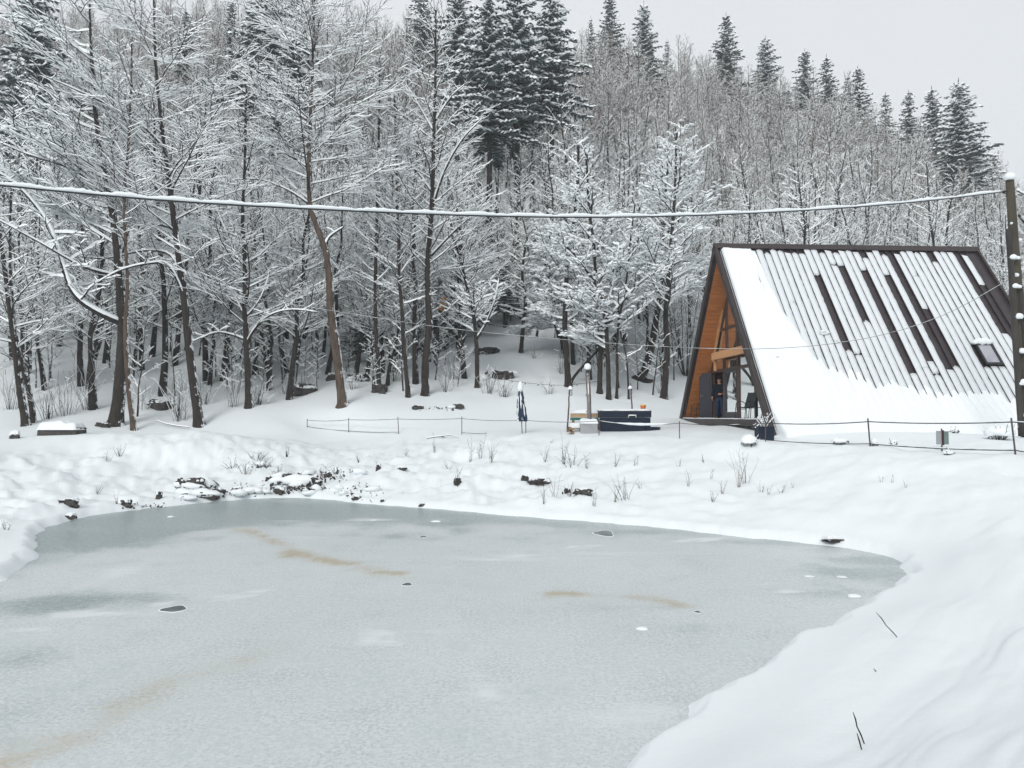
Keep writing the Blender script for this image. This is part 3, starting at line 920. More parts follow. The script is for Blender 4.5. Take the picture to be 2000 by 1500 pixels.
# room partition a little way in, so the rooms read dark
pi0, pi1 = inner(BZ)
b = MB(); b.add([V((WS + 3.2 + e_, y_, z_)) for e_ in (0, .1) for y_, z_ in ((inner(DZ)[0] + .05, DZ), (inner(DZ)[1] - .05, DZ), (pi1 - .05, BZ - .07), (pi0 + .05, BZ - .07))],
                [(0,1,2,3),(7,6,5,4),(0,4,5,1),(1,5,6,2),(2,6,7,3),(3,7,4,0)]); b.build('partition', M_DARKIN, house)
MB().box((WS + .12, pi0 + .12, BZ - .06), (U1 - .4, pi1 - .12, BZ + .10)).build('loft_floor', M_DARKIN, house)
# closed dark glazed door between the middle posts
dr = MB(); y0, y1 = g_p2 + .10, g_p1 - .10
dr.bar((WS - .03, y0, DZ + .05), (WS - .03, y0, DTOP), .14, .06, up=(1,0,0)); dr.bar((WS - .03, y1, DZ + .05), (WS - .03, y1, DTOP), .14, .06, up=(1,0,0))
dr.bar((WS - .032, y0, DZ + .15), (WS - .032, y1, DZ + .15), .25, .06, up=(1,0,0)); dr.bar((WS - .032, y0, DTOP - .06), (WS - .032, y1, DTOP - .06), .14, .06, up=(1,0,0))
door2 = dr.build('glazed_door', M_DOOR, house)
MB().box((WS - .08, y1 - .02, DZ + 1.0), (WS - .065, y1 + .02, DZ + 1.16)).build('handle', M_METAL, door2)
# open solid door leaf
Lf = V((-.38, .5, 0)).normalized() * .66
b = MB(); h0 = V((WS - .08, g_leaf + .10, 0))
b.bar(h0 + V((0, 0, (DZ + DTOP) / 2)), h0 + Lf + V((0, 0, (DZ + DTOP) / 2)), .055, DTOP - DZ - .06)
door1 = b.build('door', M_DOOR, house)
nrmL = V((-Lf.y, Lf.x, 0)).normalized()
for z0, z1 in ((.15, .85), (1.15, 1.9)):
    b = MB(); c0 = h0 + Lf * .18 + nrmL * .031; c1 = h0 + Lf * .82 + nrmL * .031
    b.bar(c0 + V((0, 0, DZ + (z0 + z1) / 2)), c1 + V((0, 0, DZ + (z0 + z1) / 2)), .012, z1 - z0); b.build('door_panel', M_DOOR, door1)
b = MB(); hp = h0 + Lf * .86 + V((0, 0, DZ + 1.0)) + nrmL * .05
b.bar(hp, hp - Lf.normalized() * .13, .025, .025); b.bar(hp + V((0, 0, -.1)), hp + V((0, 0, .08)), .05, .02, up=(0, 1, 0)); b.build('handle', M_METAL, door1)
# tie beam and short post in pale pine
p0 = hs_plane(1395, 695, .45); 
tb0 = V((.45, inner(hs_plane(1430, 688, .45).z)[0] - .1, hs_plane(1430, 688, .45).z)); tb1 = V((.45, hs_plane(1393, 694, .45).y, tb0.z))
MB().bar(tb0, tb1, .16, .30).build('tie_beam', M_BEAM, house)
zt = tb1.z - .15
py_ = tb1.y - .14
MB().bar((.48, py_, DZ + 2.02), (.48, py_, zt), .09, .10, up=(1, 0, 0)).build('post', M_BEAM, house)
b = MB(); ra, rb_ = inner(zt + .3)[1] - .05, inner(HH - 1.9)[1] - .03
b.bar((WS - .1, ra, zt), (WS - .1, rb_, HH - 1.6), .12, .08, up=(1, 0, 0)); b.build('batten', M_BEAM, house)
MB().box((.55, inner(DZ + 1.15)[1] - .045, DZ + 1.05), (.68, inner(DZ + 1.15)[1] - .02, DZ + 1.13)).build('socket', M_WHITEP, house)
# little lit bulb inside the door
M_BULB = bpy.data.materials.new('lit bulb'); M_BULB.use_nodes = True
pb = M_BULB.node_tree.nodes['Principled BSDF']; pb.inputs['Emission Color'].default_value = (1, .62, .28, 1); pb.inputs['Emission Strength'].default_value = 14
bp_ = hs_plane(1426, 729, WS + 1.0)
b = MB(); b.lathe([(.0001, -.06), (.045, -.035), (.06, 0), (.04, .045), (.02, .08)], 12, 0, bp_); bulb = b.build('bulb', M_BULB, house)
MB().lathe([(.022, .08), (.022, .14), (.004, .16), (.004, .35)], 8, 0, bp_).build('bulb_holder', M_BLACK, bulb)
# skylight
sk = MB(); cx, cv = sky_u, sky_v
for (a_, c_, d_, e_) in ((-.32, -.50, .32, -.42), (-.32, .42, .32, .50), (-.32, -.42, -.25, .42), (.25, -.42, .32, .42)):
    vs = [rp(cx + a_, cv + c_, -.02), rp(cx + d_, cv + c_, -.02), rp(cx + d_, cv + e_, -.02), rp(cx + a_, cv + e_, -.02),
          rp(cx + a_, cv + c_, .13), rp(cx + d_, cv + c_, .13), rp(cx + d_, cv + e_, .13), rp(cx + a_, cv + e_, .13)]
    sk.add(vs, [(3,2,1,0),(4,5,6,7),(0,1,5,4),(1,2,6,5),(2,3,7,6),(3,0,4,7)])
skl = sk.build('skylight', M_BLACK, house)
b = MB(); b.add([rp(cx - .25, cv - .42, .10), rp(cx + .25, cv - .42, .10), rp(cx + .25, cv + .42, .10), rp(cx - .25, cv + .42, .10)], [(0, 1, 2, 3)])
b.build('pane', mat('frosted skylight', (.30, .30, .34), .15, noise=2, col2=(.42, .42, .45)), skl)
b = MB(); pts = [rp(cx + t * .08, cv + .56 + .03 * math.sin(t * 2), .10 + .05 * (1 - (t / 5) ** 2)) for t in range(-5, 6)]
b.tube(pts, [.05 + .09 * (1 - (t / 5) ** 2) for t in range(-5, 6)], 8); b.build('snow_cap', M_SNOW, skl)
# small shed-off lumps on the roof
for (px, py, sz) in ((1608, 652, .2), (1630, 668, .12), (1655, 790, .12), (1700, 835, .14), (1780, 800, .12), (1845, 790, .10), (1520, 700, .1)):
    u, v = roof_uv(px, py); b = MB(); c = rp(u, v, .10)
    for j in range(5): b.blob(c + V((RN.uniform(-sz, sz), RN.uniform(-.05, .05), RN.uniform(-sz, sz) * .5)), sz * .7, sz * .5, sz * .35)
    b.build('snow_clod', M_SNOW, roof_near)
# snow banked against the eave


def on(px, py, ya=3.0, yb=130.0):
    """where the sight line of this pixel first meets the ground"""
    Ys = np.geomspace(ya, yb, 700)
    p0, p1 = at(px, py, 1.0), at(px, py, 2.0)
    dx, dz = p1.x - p0.x, p1.z - p0.z
    X = p0.x + dx * (Ys - 1); Z = p0.z + dz * (Ys - 1)
    G_ = ground(X, Ys)
    i = np.where(Z <= G_)[0]
    if len(i) == 0: i = [np.argmin(Z - G_)]
    i = i[0]
    return V((X[i], Ys[i], G_[i]))


def put(px, Y, dz=0.0):
    x = xof(px, Y); return V((x, Y, gz(x, Y) + dz))


# ------------------------------------------------------------------ hot tub group
TUB = put(1222, 30.4); kx = 1 / F * 30.4
M_TUB = mat('navy tub panels', (0.003, 0.009, 0.024), 0.6, noise=3, col2=(0.006, 0.014, 0.034), spec=.3)
x0, x1 = (1172 - 1000) * kx, (1272 - 1000) * kx
ztop = at(1200, 800, 30.4).z; zb = at(1200, 846, 30.4).z
t = thing('hot_tub', 'navy blue boxy hot tub with white handle and snow on its lid', 'hot tub', (x0, 30.4, zb - .12))
hh = ztop - zb + .12
b = MB()
MB().box((.03, .03, 0), (x1 - x0 - .03, 1.9, hh * .70)).build('tub_shell', M_TUB, t)
MB().box((0, 0, hh * .70 + .006), (x1 - x0, 1.93, hh - .03)).build('lid', M_TUB, t)
for i in range(5):
    xx = .06 + i * (x1 - x0 - .12) / 5
    MB().box((xx + .01, .012, .05), (xx + (x1 - x0 - .12) / 5 - .01, .028, hh * .68)).build('side_board', M_TUB, t)
b = MB(); hx = (1497 / 2000 * 340 + 980 - 1000) * kx - x0; hz = at(1200, 811, 30.4).z - zb + .12
b.tube([V((hx - .15, -.005, hz - .09)), V((hx - .14, -.06, hz)), V((hx + .14, -.06, hz)), V((hx + .15, -.005, hz - .09))], .028, 6); b.build('handle', M_WHITEP, t)


def pillow(name, cx, cy, z, sx, sy, th, m=None, parent=None, seed=1, loc=None, n=14, jag=.05):
    """a slab of snow with a rounded edge and an uneven top"""
    X_, Y_ = np.meshgrid(np.linspace(-1, 1, n * 2), np.linspace(-1, 1, n), indexing='ij')
    e = np.minimum(1, (1 - np.abs(X_) ** 4) * 1.6) * np.minimum(1, (1 - np.abs(Y_) ** 4) * 1.6)
    wx = 1 + fbm(Y_ * 3 + seed, X_ * 0 + seed, 2, seed) * jag; wy = 1 + fbm(X_ * 3 + seed, Y_ * 0, 2, seed + 3) * jag
    Z_ = z + th * np.sqrt(np.clip(e, 0, 1)) * (1 + .35 * fbm(X_ * 2 + seed, Y_ * 2, 3, seed)) - .01
    Z_ = np.where(e <= 0.001, z - .02, Z_)
    me = grid_mesh(name, cx + X_ * sx / 2 * wx, cy + Y_ * sy / 2 * wy, Z_, m or M_SNOW)
    return link(name, me, parent, loc)
pillow('snow_cap', (x1 - x0) / 2, .95, hh - .03, x1 - x0 + .03, 1.98, .07, parent=t)

t = thing('tub_step', 'low dark step box heaped with snow right against the hot tub', 'step', (x1 + .01, 30.25, zb - .12))
MB().box((-.25, 0, 0), (.30, .75, .32)).build('riser', M_TUB, t)
MB().box((-.27, -.02, .325), (.33, .77, .36)).build('tread', M_TUB, t)
MB().box((.34, .1, .0), (.68, .6, .17)).build('lower_tread', M_BLACK, t)

# stove with tall pipe
S = put(1152, 29.9); kx = 29.9 / F
t = thing('wood_stove', 'grey box stove with tall steel pipe capped by snow beside the hot tub', 'stove', (at(1152, 800, 29.9).x, 29.9, zb - .15))
MB().box((-.36, 0, 0), (.30, .55, .55)).build('stove_body', mat('galvanised sheet', (.30, .30, .31), .45, noise=5, col2=(.42, .42, .43)), t)
for i in range(3): MB().box((-.33 + i * .21, -.012, .06), (-.33 + i * .21 + .19, -.002, .5)).build('panel', mat('galvanised panel', (.33, .33, .34), .4) if i == 0 else bpy.data.materials['galvanised panel'], t)
pillow('snow_cap', -.03, .27, .55, .72, .6, .17, parent=t, seed=4)
pt = at(1146, 716, 29.9).z - (zb - .15)
b = MB(); b.tube([V((.02, .3, .5)), V((-.0, .3, 1.4)), V((-.05, .3, pt - .12))], .085, 12); pipe = b.build('stove_pipe', M_METAL, t)
for z in (1.0, 1.65, pt - .3): MB().lathe([(.088, z - .03), (.098, z - .02), (.098, z + .02), (.088, z + .03)], 12, 0, (.0 - .02 * z, .3, 0)).build('clamp', M_METAL, pipe)
MB().lathe([(.13, pt - .13), (.13, pt - .10), (.03, pt - .03)], 12, 0, (-.05, .3, 0)).build('cowl', M_METAL, pipe)
MB().lathe([(.125, pt - .10), (.14, pt - .03), (.13, pt + .06), (.08, pt + .13), (.0001, pt + .15)], 12, 0, (-.05, .3, 0)).build('snow_cap', M_SNOW, pipe)

# sauna bench shelf behind the stove: pale planks over a green band
M_PLANK = mat('pale planks', (.42, .27, .15), .7, noise=4, col2=(.55, .38, .23), stretch=(1, 6, 6))
M_GREEN = mat('green tarpaulin', (.01, .12, .10), .5, noise=4, col2=(.02, .17, .14))
yb_ = 31.2; kx = yb_ / F
t = thing('side_table', 'pale plank table over green sheet behind the stove, deep snow on top', 'table', (at(1143, 800, yb_).x, yb_, zb - .1))
hw = 26 * kx; zz = lambda py: at(1143, py, yb_).z - (zb - .1)
for i in range(4): MB().box((-hw, i * .2, zz(815)), (hw, i * .2 + .192, zz(806.5))).build('plank', M_PLANK, t)
MB().box((-hw - .02, .01, zz(821)), (hw + .05, .72, zz(815.2) - .006)).build('green_sheet', M_GREEN, t)
for a_, c_ in ((-hw + .05, .08), (hw - .12, .08), (-hw + .05, .62), (hw - .12, .62)): MB().box((a_, c_, 0), (a_ + .07, c_ + .07, zz(821) - .004)).build('leg', M_PLANK, t)
pillow('snow_cap', 0, .38, zz(806.5), hw * 2 + .04, .82, .14, parent=t, seed=8)
t = thing('snowy_bench', 'low bench with rounded snow in front of the pale plank table', 'bench', (at(1128, 800, 30.3).x, 30.3, zb - .1))
MB().box((-.3, 0, .28), (.16, .35, .33)).build('seat', M_PLANK, t)
for a_ in (-.26, .08): MB().box((a_, .05, 0), (a_ + .05, .3, .276)).build('leg', M_PLANK, t)
pillow('snow_cap', -.06, .17, .33, .52, .42, .16, parent=t, seed=9)
b = MB(); rr = random.Random(12)
LG = thing('firewood_heap', 'few dark split logs in snow at foot of the lantern post', 'firewood', (at(1112, 800, 30.0).x, 30.0, zb + .02))
M_LOG = mat('log bark', (.05, .035, .028), .9, noise=8, col2=(.12, .08, .055)); M_CUT = mat('sawn log end', (.22, .12, .07), .8, noise=9, col2=(.32, .2, .12))
for i in range(3):
    p = V((rr.uniform(-.35, .5), rr.uniform(-.1, .35), rr.uniform(.0, .2))); d = V((rr.uniform(-.12, .12), -.3, rr.uniform(-.03, .05)))
    lg = MB().tube([p, p + d], .07, 7).build('log', M_LOG, LG)
    MB().tube([p + d * 1.004, p + d * 1.02], .06, 7).build('cut_end', M_CUT, lg)

# orange pot on the lid
p = at(1256, 797, 31.0)
t = thing('orange_bucket', 'small orange tub standing on the snowy hot tub lid', 'bucket', (p.x, p.y, ztop + .01))
MB().lathe([(.09, 0), (.115, .15)], 14).build('bucket_body', mat('orange red plastic', (.55, .13, .03), .4), t)
MB().lathe([(.12, .15), (.125, .155), (.125, .185), (.1, .19)], 14).build('rim', mat('yellow plastic', (.75, .42, .04), .4), t)

# lantern posts
def lantern_post(px, ptop, pbot, Y, lean, label, lpx, lpy):
    a_, c_ = at(px, ptop, Y), at(px, pbot, Y); c_.z = min(c_.z, gz(c_.x, Y) + .3) ; a_.x += lean
    t = thing('lantern_post', label, 'post', (c_.x, c_.y, c_.z - .3))
    o = V((c_.x, c_.y, c_.z - .3)); b = MB(); rr = random.Random(int(px))
    n = 8; pts = [(V((0, 0, 0))).lerp(a_ - o, k / n) + V((rr.uniform(-.015, .015), 0, 0)) for k in range(n + 1)]
    b.tube(pts, [.035 - .01 * k / n for k in range(n + 1)], 6); b.build('pole', M_TWIGB, t)
    L = at(lpx, lpy, Y - .05); base = L
    ln = thing('lantern', 'white wire lantern hanging on ' + ('the post by the stove' if px < 1180 else 'the leaning post behind the hot tub'), 'lantern', L)
    b = MB()
    for k in range(6):
        a = k * math.pi / 3; r0, r1 = .06, .085
        b.tube([V((r0 * math.cos(a), r0 * math.sin(a), .22)), V((r1 * math.cos(a), r1 * math.sin(a), .1)), V((r0 * math.cos(a), r0 * math.sin(a), 0))], .006, 3)
    b.build('cage', M_BLACK, ln)
    MB().lathe([(.075, -.015), (.08, 0), (.02, .01)], 10).build('base', M_METAL, ln)
    MB().lathe([(.09, .215), (.07, .25), (.02, .29)], 10).build('top', M_METAL, ln)
    MB().lathe([(.095, .225), (.10, .27), (.06, .35), (.0001, .38)], 10).build('snow_cap', M_SNOW, ln)
lantern_post(1107, 752, 842, 30.6, .12, 'crooked brown wooden post with hanging lantern left of the stove pipe', 1114, 772)
lantern_post(1237, 749, 797, 33.5, -.13, 'thin leaning wooden post rising behind the hot tub', 1231, 770)

# closed parasol
p = put(1020, 31.4); P0 = at(1020, 823, 31.4); P1 = at(1016, 749, 31.4)
t = thing('closed_parasol', 'closed dark blue parasol streaked with snow standing by the rope fence', 'parasol', (P0.x, 31.4, gz(P0.x, 31.4)))
hz0 = P0.z - t.location.z; hz1 = P1.z - t.location.z
b = MB(); b.tube([V((0, 0, -.1)), V((-.03, 0, hz0 + .1))], .022, 6); b.build('pole', M_METAL, t)
b = MB(); n = 14; k = 12; rr = random.Random(4)
for i in range(k + 1):
    f = i / k; z = hz0 + (hz1 - .15 - hz0) * f; r = .17 * (1 - f) ** .55 + .03
    if i == 0: r *= .92
    for j in range(n):
        a = 2 * math.pi * j / n; q_ = r * (1 + (.22 if j % 2 else -.16) + rr.uniform(-.05, .05))
        b.v.append(V((-.08 * f + q_ * math.cos(a), q_ * math.sin(a), z + rr.uniform(-.01, .01))))
for i in range(k):
    for j in range(n): b.f.append((i*n+j, i*n+(j+1)%n, (i+1)*n+(j+1)%n, (i+1)*n+j)); b.m.append(0); b.sm.append(False)
M_CANV = bark_mat('navy canvas with clinging snow', (.008, .02, .045), (.015, .035, .07), .28, side=(-.8, -.3, .2))
b.build('canopy', M_CANV, t)
MB().lathe([(.10, hz1 - .32), (.12, hz1 - .22), (.10, hz1 - .05), (.05, hz1 + .06), (.0001, hz1 + .09)], 10, 0, (-.08, 0, 0)).build('snow_cap', M_SNOW, t)
b = MB()
for a, z0, ln_ in ((3.9, .3, .75), (4.6, .55, .6), (5.3, .2, .5), (3.4, .15, .4), (5.9, .5, .5)):
    zz0 = hz0 + z0; pts = []
    for q_ in range(5):
        f = (zz0 + ln_ * q_ / 4 - hz0) / (hz1 - .15 - hz0); f = min(f, 1); r = .17 * (1 - f) ** .55 + .045
        pts.append(V((-.08 * f + r * math.cos(a), r * math.sin(a), zz0 + ln_ * q_ / 4)))
    b.tube(pts, [.01, .03, .025, .03, .01], 5)
b.build('snow_streak', M_SNOW, t)

# ------------------------------------------------------------------ cables
def curve_pts(pix, pxa, Ya, pxb, Yb, n):
    """points of a hanging line whose plan is straight between two ends"""
    xs = [p[0] for p in pix]; ys = [p[1] for p in pix]
    out = []
    # natural cubic through the pixels
    m = len(xs); A = np.zeros((m, m)); r = np.zeros(m); A[0, 0] = A[-1, -1] = 1
    for i in range(1, m - 1):
        h0, h1 = xs[i] - xs[i-1], xs[i+1] - xs[i]
        A[i, i-1], A[i, i], A[i, i+1] = h0, 2 * (h0 + h1), h1
        r[i] = 6 * ((ys[i+1] - ys[i]) / h1 - (ys[i] - ys[i-1]) / h0)
    M_ = np.linalg.solve(A, r)
    for k in range(n + 1):
        x = xs[0] + (xs[-1] - xs[0]) * k / n
        i = min(max(np.searchsorted(xs, x) - 1, 0), m - 2); h = xs[i+1] - xs[i]; a = (xs[i+1] - x) / h; c = (x - xs[i]) / h
        y = a * ys[i] + c * ys[i+1] + ((a**3 - a) * M_[i] + (c**3 - c) * M_[i+1]) * h * h / 6
        iv = (1 / Ya) + (1 / Yb - 1 / Ya) * (x - pxa) / (pxb - pxa)
        out.append(at(x, y, 1 / iv))
    return out


def cable(name, label, pts, r, snow, seed, gap=0.0):
    t = thing(name, label, 'cable', pts[0])
    o = pts[0]; q_ = [p - o for p in pts]
    MB().tube(q_, r, 6).build('wire', M_BLACK, t)
    rr = random.Random(seed); b = MB(); run = []; rad_ = []
    def flush():
        if len(run) > 2: b.tube(list(run), [rad_[0] * .4] + rad_[1:-1] + [rad_[-1] * .4], 6)
        run.clear(); rad_.clear()
    for i in range(len(q_) - 1):
        for f in (0, .5):
            p = q_[i].lerp(q_[i + 1], f)
            s_ = snow * (1 + .35 * math.sin(i * .9 + seed) * rr.uniform(.3, 1) + rr.uniform(-.15, .15))
            if gap and rr.random() < gap: flush(); continue
            run.append(p + V((0, 0, r * .6 + s_ * .95))); rad_.append(s_)
    flush()
    b.build('snow', M_SNOW, t)
PY = 22.5
main_pts = curve_pts([(-420,325),(-150,347),(0,362),(150,377),(300,390),(600,408),(900,420.5),(1150,424.5),(1400,419.5),(1650,406),(1850,388),(1965,374)], -420, 12.0, 1965, PY, 170)
cable('overhead_cable', 'thick black cable carrying a line of snow across the whole valley', main_pts, .016, .036, 3)
thin = curve_pts([(-300,497),(0,512),(350,561),(640,606),(850,638),(1080,662),(1290,677),(1500,681),(1700,659),(1850,612),(1972,545)], -300, 20, 1972, PY - .3, 120)
cable('thin_wire', 'thin lower wire sagging in front of the cabin roof', thin, .0065, .0045, 9)
pr = curve_pts([(1985,372),(2010,384),(2080,402),(2200,420)], 1985, PY, 2200, 20, 12)
cable('side_cable', 'short cable leaving the pole top out of the picture', pr, .02, .03, 5)
fl = curve_pts([(985,741),(1030,748),(1070,751.5),(1110,752),(1145,748),(1188,741)], 985, 33, 1188, 37, 40)
t = thing('string_lights', 'string of small unlit garden lights between tree trunks and lantern post', 'string lights', fl[0])
MB().tube([p - fl[0] for p in fl], .008, 4).build('wire', M_BLACK, t)
for i in range(3, 40, 5):
    MB().lathe([(.0001, -.09), (.03, -.065), (.03, -.03), (.012, 0)], 7, 0, fl[i] - fl[0]).build('bulb', M_METAL, t)

# ------------------------------------------------------------------ utility pole with its climbing strut
M_POLE = mat('mossy weathered pole', (0.03, 0.027, 0.020), 0.9, noise=3, col2=(0.085, 0.072, 0.05), bump=.8, bscale=16, stretch=(1, 1, .2))
M_POLED = mat('dark tarred pole', (0.025, 0.021, 0.020), 0.85, noise=4, col2=(0.05, 0.045, 0.04), bump=.6, bscale=16, stretch=(1, 1, .2))
bot = at(2006, 858, PY); bot.z = gz(bot.x, PY) - .2
def P(px, py, dY=0): return at(px, py, PY + dY) - bot
t = thing('utility_pole', 'leaning mossy wooden utility pole bolted to two dark stub posts with snow lumps', 'utility pole', bot)
rr = random.Random(6)
pl = [P(1972 + (2003 - 1972) * k / 14, 352 + (800 - 352) * k / 14) for k in range(15)] + [P(2008, 870)]
MB().tube(pl, [.112 + .004 * k for k in range(16)], 14, jit=.03, rnd=rr).build('pole', M_POLE, t)
sp1 = [P(1970 + (1995 - 1970) * k / 10, 447 + (852 - 447) * k / 10, -.22) for k in range(11)]
MB().tube(sp1, .085, 8, jit=.05, rnd=rr).build('stub_post', M_POLED, t)
sp2 = [P(1993 + 22 * k / 8, 560 + 300 * k / 8, -.12) for k in range(9)]
MB().tube(sp2, .08, 8, jit=.05, rnd=rr).build('stub_post', M_POLED, t)
for i, (px, py) in enumerate(((1977, 507), (1981, 563), (1986, 623), (1990, 690), (1994, 752), (1998, 815))):
    b = MB(); c = P(px, py, -.2)
    b.bar(c + V((-.16, -.06, 0)), c + V((.20, -.06, .0)), .035, .035); st = b.build('bracket', M_METAL if i > 8 else M_POLED, t)
    b = MB()
    for s_, dx_ in ((rr.uniform(.10, .14), rr.uniform(-.04, .08)), (rr.uniform(.06, .08), rr.uniform(-.12, .14))):
        b.lathe([(s_ * .7, -.01), (s_, s_ * .4), (s_ * .85, s_ * .9), (s_ * .45, s_ * 1.2), (.0001, s_ * 1.28)], 10, 0, c + V((dx_, -.06, 0)))
    b.build('snow', M_SNOW, st)
for px, py, s_ in ((1972, 350, .17), (1984, 540, .1), (1976, 437, .05), (1992, 470, .06), (1973, 510, .12), (1988, 372, .06)):
    b = MB(); b.lathe([(s_ * .75, -.02), (s_ * 1.0, s_ * .35), (s_ * .8, s_ * .8), (s_ * .4, s_ * 1.05), (.0001, s_ * 1.1)], 10, 0, P(px, py, -.06)); b.build('snow', M_SNOW, t)
b = MB(); b.tube([P(1990, 420), P(2002, 436, -.2), P(2015, 434, -.4), P(2050, 428, -.8)], .035, 6); arm = b.build('arm', M_POLED, t)
b = MB(); b.tube([P(1996, 424, -.1), P(2008, 429, -.3), P(2030, 425, -.55), P(2050, 421, -.8)], [.05, .1, .1, .07], 7); b.build('snow', M_SNOW, arm)
for z in (.0,):
    MB().tube([P(1976, 380), P(1958, 376)], .02, 5).build('hook', M_POLED, t)

# ------------------------------------------------------------------ rope fence
M_POST = mat('rusty steel stake', (0.05, 0.04, 0.045), 0.7, noise=8, col2=(0.11, 0.085, 0.08))
M_ROPE = mat('dark rope', (0.03, 0.028, 0.035), 0.8)
fence = thing('rope_fence', 'low fence of thin steel stakes joined by two sagging ropes along the bank', 'fence', (0, 0, 0))
tops = [(600,820),(681,818),(777,816),(902,815),(1027,819),(1170,820),(1327,824),(1495,823),(1695,819),(1975,818),(2330,815)]
fps = FENCE + [(2380, 905, 15.0)]
heads, mids = [], []
for (px, py, Y), (tx, ty) in zip(fps, tops):
    bt_ = at(px, py, Y); bt_.z = gz(bt_.x, Y) - .1; tp = at(tx, ty - 1.5, Y)
    k = 8; b = MB(); b.tube([bt_.lerp(tp, i / 4) for i in range(5)], .016 if Y > 22 else .022, 6)
    st = b.build('stake', M_POST, fence)
    b = MB(); b.blob(tp + V((0, 0, .01)), .026, .026, .03); b.build('snow_cap', M_SNOW, st)
    heads.append(bt_.lerp(tp, .90)); 
    lowp = bt_.lerp(tp, .22 if Y > 28 else .20); lowp.z = max(lowp.z, gz(lowp.x, Y) + .05); mids.append(lowp)
def rope(p, q, sag, r, snowfrac, seed):
    n = 18; pts = [p.lerp(q, i / n) - V((0, 0, sag * 4 * (i / n) * (1 - i / n))) for i in range(n + 1)]
    o = MB().tube(pts, r, 5).build('rope', M_ROPE, fence)
    b = MB(); rr = random.Random(seed); i = 0
    while i < n:
        ln_ = rr.randint(2, 7); j = min(n, i + ln_)
        if rr.random() < snowfrac and j - i > 1:
            b.tube([pts[k] + V((0, 0, r * 1.3 + .004)) for k in range(i, j + 1)], [.004] + [r * rr.uniform(.8, 1.3) for _ in range(j - i - 1)] + [.004], 5)
        i = j
    if b.v: b.build('rope_snow', M_SNOW, o)
for i in range(len(heads) - 1):
    rope(heads[i], heads[i + 1], (.05, .03, .03, .05, .06, .10, .07, .05, .04, .05)[i], .010 if i < 7 else .013, .75, i)
    if i == 5:      # the one span that carries a thick sagging load of snow
        p_, q_ = heads[5], heads[6]; pts = [p_.lerp(q_, .22 + .66 * k / 14) - V((0, 0, .10 * 4 * (.22 + .66 * k / 14) * (1 - .22 - .66 * k / 14))) + V((0, 0, .02)) for k in range(15)]
        MB().tube(pts, [.006 + .044 * math.sin(math.pi * k / 14) ** .7 * (1 + .12 * math.sin(k * 2.1)) for k in range(15)], 7).build('snow_load', M_SNOW, fence)
    if i in (0, 1, 3): rope(mids[i], mids[i + 1] if i != 3 else mids[i].lerp(mids[i+1], .4) - V((0,0,.05)), .03, .010, .3, 30 + i)
    if i >= 7: rope(mids[i], mids[i + 1], .04, .013, .5, 30 + i)

# ------------------------------------------------------------------ around the cabin
def chair(label, loc, rz, group='dark garden chairs on the cabin deck'):
    t = thing('garden_chair', label, 'chair', loc, rz, group)
    mesh = bpy.data.materials.get('dark mesh fabric') or mat('dark mesh fabric', (.02, .026, .03), .6)
    MB().bar(V((0, -.22, .43)), V((0, .22, .40)), .46, .02).build('seat', mesh, t)
    MB().bar(V((0, .22, .43)), V((0, .40, .98)), .44, .02, up=(0, 1, 0)).build('backrest', mesh, t)
    for s in (-1, 1):
        x = .25 * s
        b = MB(); pts = [V((x, -.27, 0)), V((x, -.24, .35)), V((x, -.20, .58)), V((x, -.08, .66)), V((x, .12, .65)), V((x, .24, .58)), V((x, .30, .42)), V((x, .34, 0))]
        b.tube(pts, .014, 6); b.build('arm_frame', M_BLACK, t)
        MB().tube([V((x * .95, .2, .42)), V((x * .95, .41, 1.0))], .013, 6).build('back_post', M_BLACK, t)
    MB().tube([V((-.25, -.24, .36)), V((.25, -.24, .36))], .012, 5).build('crossbar', M_BLACK, t)
    return t
def decked(px, s, z=DZ):
    p = hs_plane(px, 812, s); return HM @ V((s, p.y, z + .004))
chair('dark garden chair by the pine wall left of the open door', HM @ V((.34, 9.5, DZ + .004)), math.radians(-75))
chair('dark garden chair turned sideways before the large window, left of its pair', HM @ V((.28, 3.55, DZ + .004)), math.radians(-62))
chair('dark garden chair tucked into the right corner under the slope', HM @ V((.38, 2.65, DZ + .004)), math.radians(-100))

# blue planter and shrubs
def stems(b, o, n, h, spread, r, seed, snow=.006, seg=3, m=(0, 1)):
    rr = random.Random(seed)
    for i in range(n):
        a = rr.uniform(0, 6.28); s_ = rr.uniform(0, spread); L = h * rr.uniform(.45, 1.1)
        p = V(o) + V((math.cos(a), math.sin(a), 0)) * s_ * .25
        d = V((math.cos(a) * s_ / h * .7, math.sin(a) * s_ / h * .7, 1)).normalized(); pts = [p]
        for k in range(seg):
            d = (d + V((rr.uniform(-.22, .22), rr.uniform(-.22, .22), -.05))).normalized(); p = p + d * L / seg; pts.append(p)
        b.twig(pts, [r * (1 - .7 * k / seg) for k in range(seg + 1)], [snow] * (seg + 1), *m)
        if rr.random() < .8:
            for q_ in range(rr.randint(1, 3)):
                f = rr.randint(1, seg); e = V((rr.uniform(-1, 1), rr.uniform(-1, 1), rr.uniform(.1, 1))).normalized() * L * rr.uniform(.12, .3)
                b.twig([pts[f], pts[f] + e * .6, pts[f] + e + V((0, 0, e.length * .1))], [r * .6, r * .45, r * .2], [snow] * 3, *m)
p = put(1498, 24.2)
t = thing('planter', 'dark blue square planter holding a snowy seedhead plant at the deck corner', 'planter', p + V((0, .3, -.06)))
MB().box((-.24, -.22, 0), (.24, .22, .46)).build('pot', M_TUB, t)
MB().box((-.26, -.24, .462), (.26, .24, .50)).build('rim', M_TUB, t)
b = MB(); stems(b, (0, 0, .45), 16, .45, .3, .008, 5, .02); 
for i in range(12): b.blob((R.uniform(-.3, .25), R.uniform(-.2, .2), R.uniform(.45, .8)), .04, .04, .035, 1)
